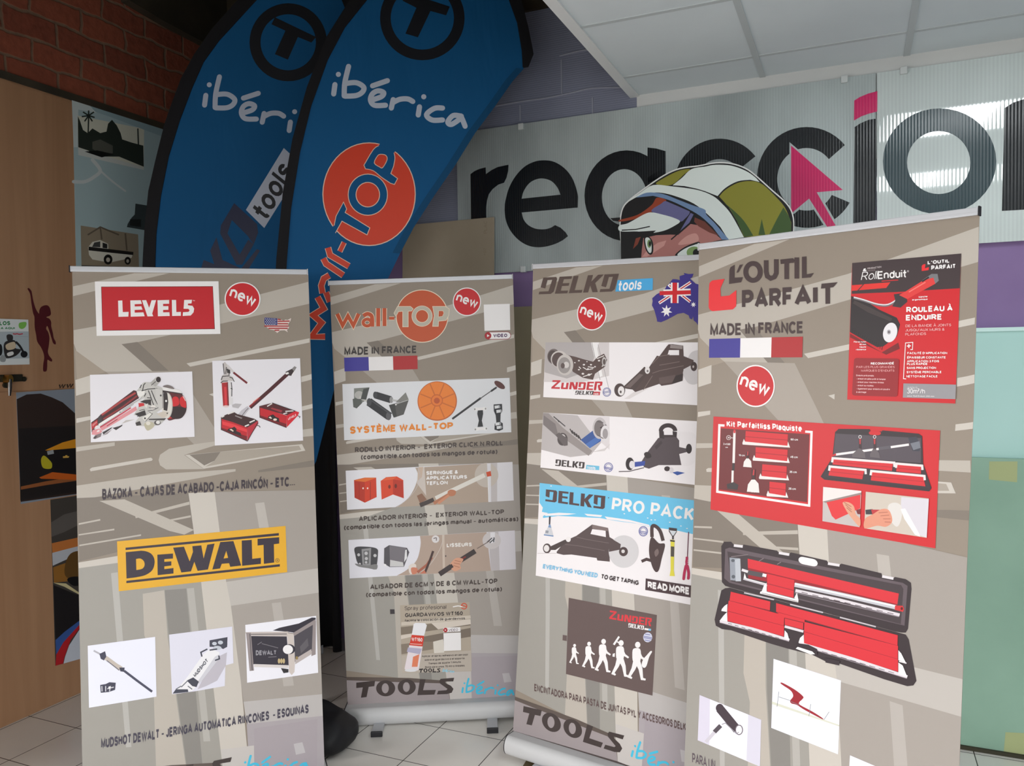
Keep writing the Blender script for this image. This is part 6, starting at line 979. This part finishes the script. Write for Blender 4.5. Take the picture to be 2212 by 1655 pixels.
a.poly((196,188,186), (883,588),(1136,615),(1124,855),(878,815)); a.poly((232,226,224), (883,588),(1136,615),(1132,630),(880,685)); a.poly((150,134,130), (880,685),(1136,625),(1136,640),(900,695)); a.poly((222,54,58), (905,690),(1130,640),(1128,730),(965,805),(940,780)); a.curve((222,160,132), (1012,692),(1050,690),(1085,715),(1100,770),(1128,800),(1122,850),(1060,780),(1030,735)); a.lines((180,116,92), 5, ((1020,690),(1070,720)), ((1030,705),(1070,740)), ((1038,725),(1072,755))); a.poly((120,40,44), (1100,742),(1130,732),(1128,770),(1110,768))
a.poly((206,196,184), (1165,620),(1582,665),(1568,925),(1155,862)); a.poly((216,212,220), (1400,655),(1582,670),(1568,925),(1500,900),(1395,735)); a.curve((222,218,214), (1312,715),(1360,692),(1402,720),(1400,800),(1370,852),(1325,800)); a.poly((236,234,238), (1395,735),(1425,730),(1520,900),(1525,918),(1490,905),(1420,800)); a.poly((60,56,62), (1162,740),(1210,735),(1215,770),(1165,770)); a.poly((190,54,60), (1200,738),(1290,740),(1290,765),(1210,775)); a.curve((222,150,124), (1160,800),(1210,770),(1270,735),(1320,745),(1340,815),(1300,852),(1240,845),(1158,862)); a.lines((186,112,92), 5, ((1250,760),(1310,755)), ((1262,780),(1320,775)), ((1280,800),(1330,800)), ((1290,820),(1330,822))); a.done('product_picture', sh)
# open toolbox
a.use(*FQ); TB = (54,44,48); T2 = (68,58,62)
a.poly(TB, *[(236,90),(255,62),(300,62),(320,84),(376,90),(380,80),(600,120),(610,132),(680,140),(690,132),(925,185),(935,200),(1010,212),(1020,205),(1282,268),(1286,285),(1362,298),(1370,292),(1440,306),(1474,330),(1478,370),(1455,630),(1440,655),(1415,655),(1370,648),(300,362),(262,350),(240,325)])
a.poly(TB, *[(292,362),(262,365),(236,380),(192,570),(200,610),(240,632),(300,640),(560,728),(670,760),(830,800),(920,845),(1000,855),(1300,960),(1450,1005),(1490,1000),(1510,970),(1460,700),(1440,668)])
a.poly((98,86,92), (262,110),(290,100),(1420,330),(1452,350),(1432,610),(290,330),(255,300)); a.poly(T2, (275,125),(1410,345),(1425,370),(1408,600),(300,320)); a.poly('white', *[(x, y+(x-805)*.2) for x, y in arc(770,192,30,24,90,270,8)+arc(835,192,30,24,-90,90,8)]); a.lines((226,222,226), 17, ((318,86),(376,93)), ((612,134),(680,146)), ((932,204),(1008,216)), ((1286,288),(1360,302))); a.lines((130,118,122), 5, ((300,160),(410,146)), ((480,190),(512,170)), ((600,210),(625,195)))
R4 = (214,48,58)
a.poly(R4, (408,172),(1395,400),(1385,475),(410,232)); a.poly((150,34,44), (410,232),(1385,470),(1385,480),(412,300)); a.poly((150,156,166), (290,165),(355,170),(360,320),(295,312)); a.poly((186,192,200), (325,178),(360,172),(365,320),(330,320)); a.ell((90,96,104), 312,185,12,10,12); a.ell((90,96,104), 315,290,12,12,12)
a.line((226,222,226), 17, (370,245),(410,258)); a.line((84,80,84), 30, (410,262),(510,282)); a.line('white', 20, (505,278),(530,284)); a.poly('white', (388,265),(400,300),(530,335),(525,350),(380,310)); a.line((200,196,204), 10, (380,305),(700,392)); a.line((222,216,222), 20, (720,380),(1000,440),(1400,540)); a.lines((120,108,116), 5, *[((760+i*70, 392+i*16.5), (800+i*70, 401+i*16.5)) for i in range(9)]); a.line((150,140,148), 4, (715,395),(1395,552)); a.line((196,196,204), 28, (715,342),(1040,412),(1375,490)); a.line((240,240,244), 10, (715,336),(1375,483)); a.poly((206,50,54), (1370,478),(1420,480),(1430,500),(1422,520),(1368,506)); a.ell((90,20,26), 1414,498,8,10,12)
a.poly(R4, (535,270),(712,312),(708,428),(535,385)); a.line((170,40,52), 6, (535,335),(710,380)); a.poly('white', (500,385),(515,345),(532,330),(532,388)); a.poly('white', (490,388),(510,382),(740,440),(738,458),(488,400)); a.poly('white', (712,430),(730,392),(740,445)); a.line((150,140,146), 4, (500,396),(735,452)); a.lines((196,190,196), 9, ((385,395),(580,440)), ((685,470),(900,524)), ((1010,555),(1245,617)))
def blade(tl, tr, br, bl): a.poly(R4, tl, tr, br, bl); a.line((140,34,46), 5, lerp(bl,tl,0), lerp(br,tr,0))
blade((298,388),(556,452),(553,512),(290,448)); blade((594,462),(1388,672),(1386,742),(594,520)); blade((284,446),(648,542),(644,612),(276,515)); blade((650,548),(772,580),(770,636),(650,606)); blade((278,516),(646,612),(644,682),(276,580)); blade((778,584),(1390,742),(1388,830),(776,650)); blade((776,650),(1390,830),(1390,912),(776,730)); blade((594,520),(780,570),(780,592),(650,560))
a.poly('white', (240,500),(258,480),(276,468),(274,520),(236,514)); a.poly('white', (225,578),(250,545),(274,520),(276,585),(230,590)); a.line((222,216,222), 20, (228,582),(440,632),(680,705)); a.line((150,140,148), 4, (228,590),(678,712)); a.poly('white', (646,690),(650,640),(668,660),(680,705)); a.line((222,216,222), 16, (650,615),(772,648)); a.poly('white', (740,720),(750,690),(774,668),(776,728)); a.line((222,216,222), 22, (742,725),(1100,830),(1450,945)); a.line((150,140,148), 4, (742,736),(1448,955)); a.poly('white', (1392,770),(1410,790),(1440,850),(1392,835)); a.poly('white', (1392,850),(1420,870),(1450,945),(1392,925)); a.line((230,226,230), 8, (1396,842),(1445,855)); a.lines((120,108,116), 4, *[((280+i*44, 594+i*13), (305+i*44, 601+i*13)) for i in range(8)], *[((830+i*62, 760+i*18.5), (868+i*62, 771+i*18.5)) for i in range(9)])
a.line((50,40,46), 24, (725,735),(800,745),(850,770),(850,800)); a.poly('white', (722,760),(735,748),(830,778),(848,796),(820,798)); a.poly((54,44,50), (920,820),(1010,840),(1005,870),(915,850)); a.done('product_picture', sh, 'open black toolbox holding red blades')
# two small pictures, caption, fourth picture cut by the frame
a.poly((238,240,252), (577,826),(1017,968),(998,1450),(562,1277)); a.poly((214,216,200), (567,1104),(1006,1258),(1005,1268),(567,1122)); a.curve((156,34,46), (622,985),(640,985),(720,1030),(770,1072),(765,1090),(745,1110),(752,1128),(830,1170),(895,1212),(890,1218),(780,1160),(730,1128),(695,1118),(685,1100),(705,1070),(690,1035),(640,1000)); a.lines((120,124,130), 3, ((612,1040),(600,1140)), ((612,1075),(690,1100)), ((820,1122),(808,1200)), ((940,1172),(906,1224)), ((690,1105),(745,1128))); a.done('product_picture', sh)
a.poly((238,238,250), (94,1062),(497,1224),(488,1530),(82,1358)); a.poly((216,212,228), (94,1062),(162,1090),(158,1390),(82,1358)); a.poly((214,212,226), (412,1190),(497,1224),(488,1530),(400,1490)); a.line((66,54,62), 56, (225,1150),(340,1290)); a.ell((66,54,62), 226,1148,26,28,20); a.ell((110,100,110), 352,1290,26,34,24); a.ell((236,234,240), 352,1290,20,28,24); a.line((150,146,156), 5, (240,1255),(262,1245),(335,1315),(350,1305)); a.line((84,76,84), 28, (190,1305),(232,1262)); a.line((206,202,212), 22, (135,1370),(192,1305)); a.done('product_picture', sh)
a.poly((236,238,250), (1076,1456),(1460,1620),(1450,1760),(1066,1620)); a.done('product_picture', sh); a.text((96,84,92), 'PARA UN', (46,1506), (196,1552), 66, .17); a.done('caption_lettering', sh)
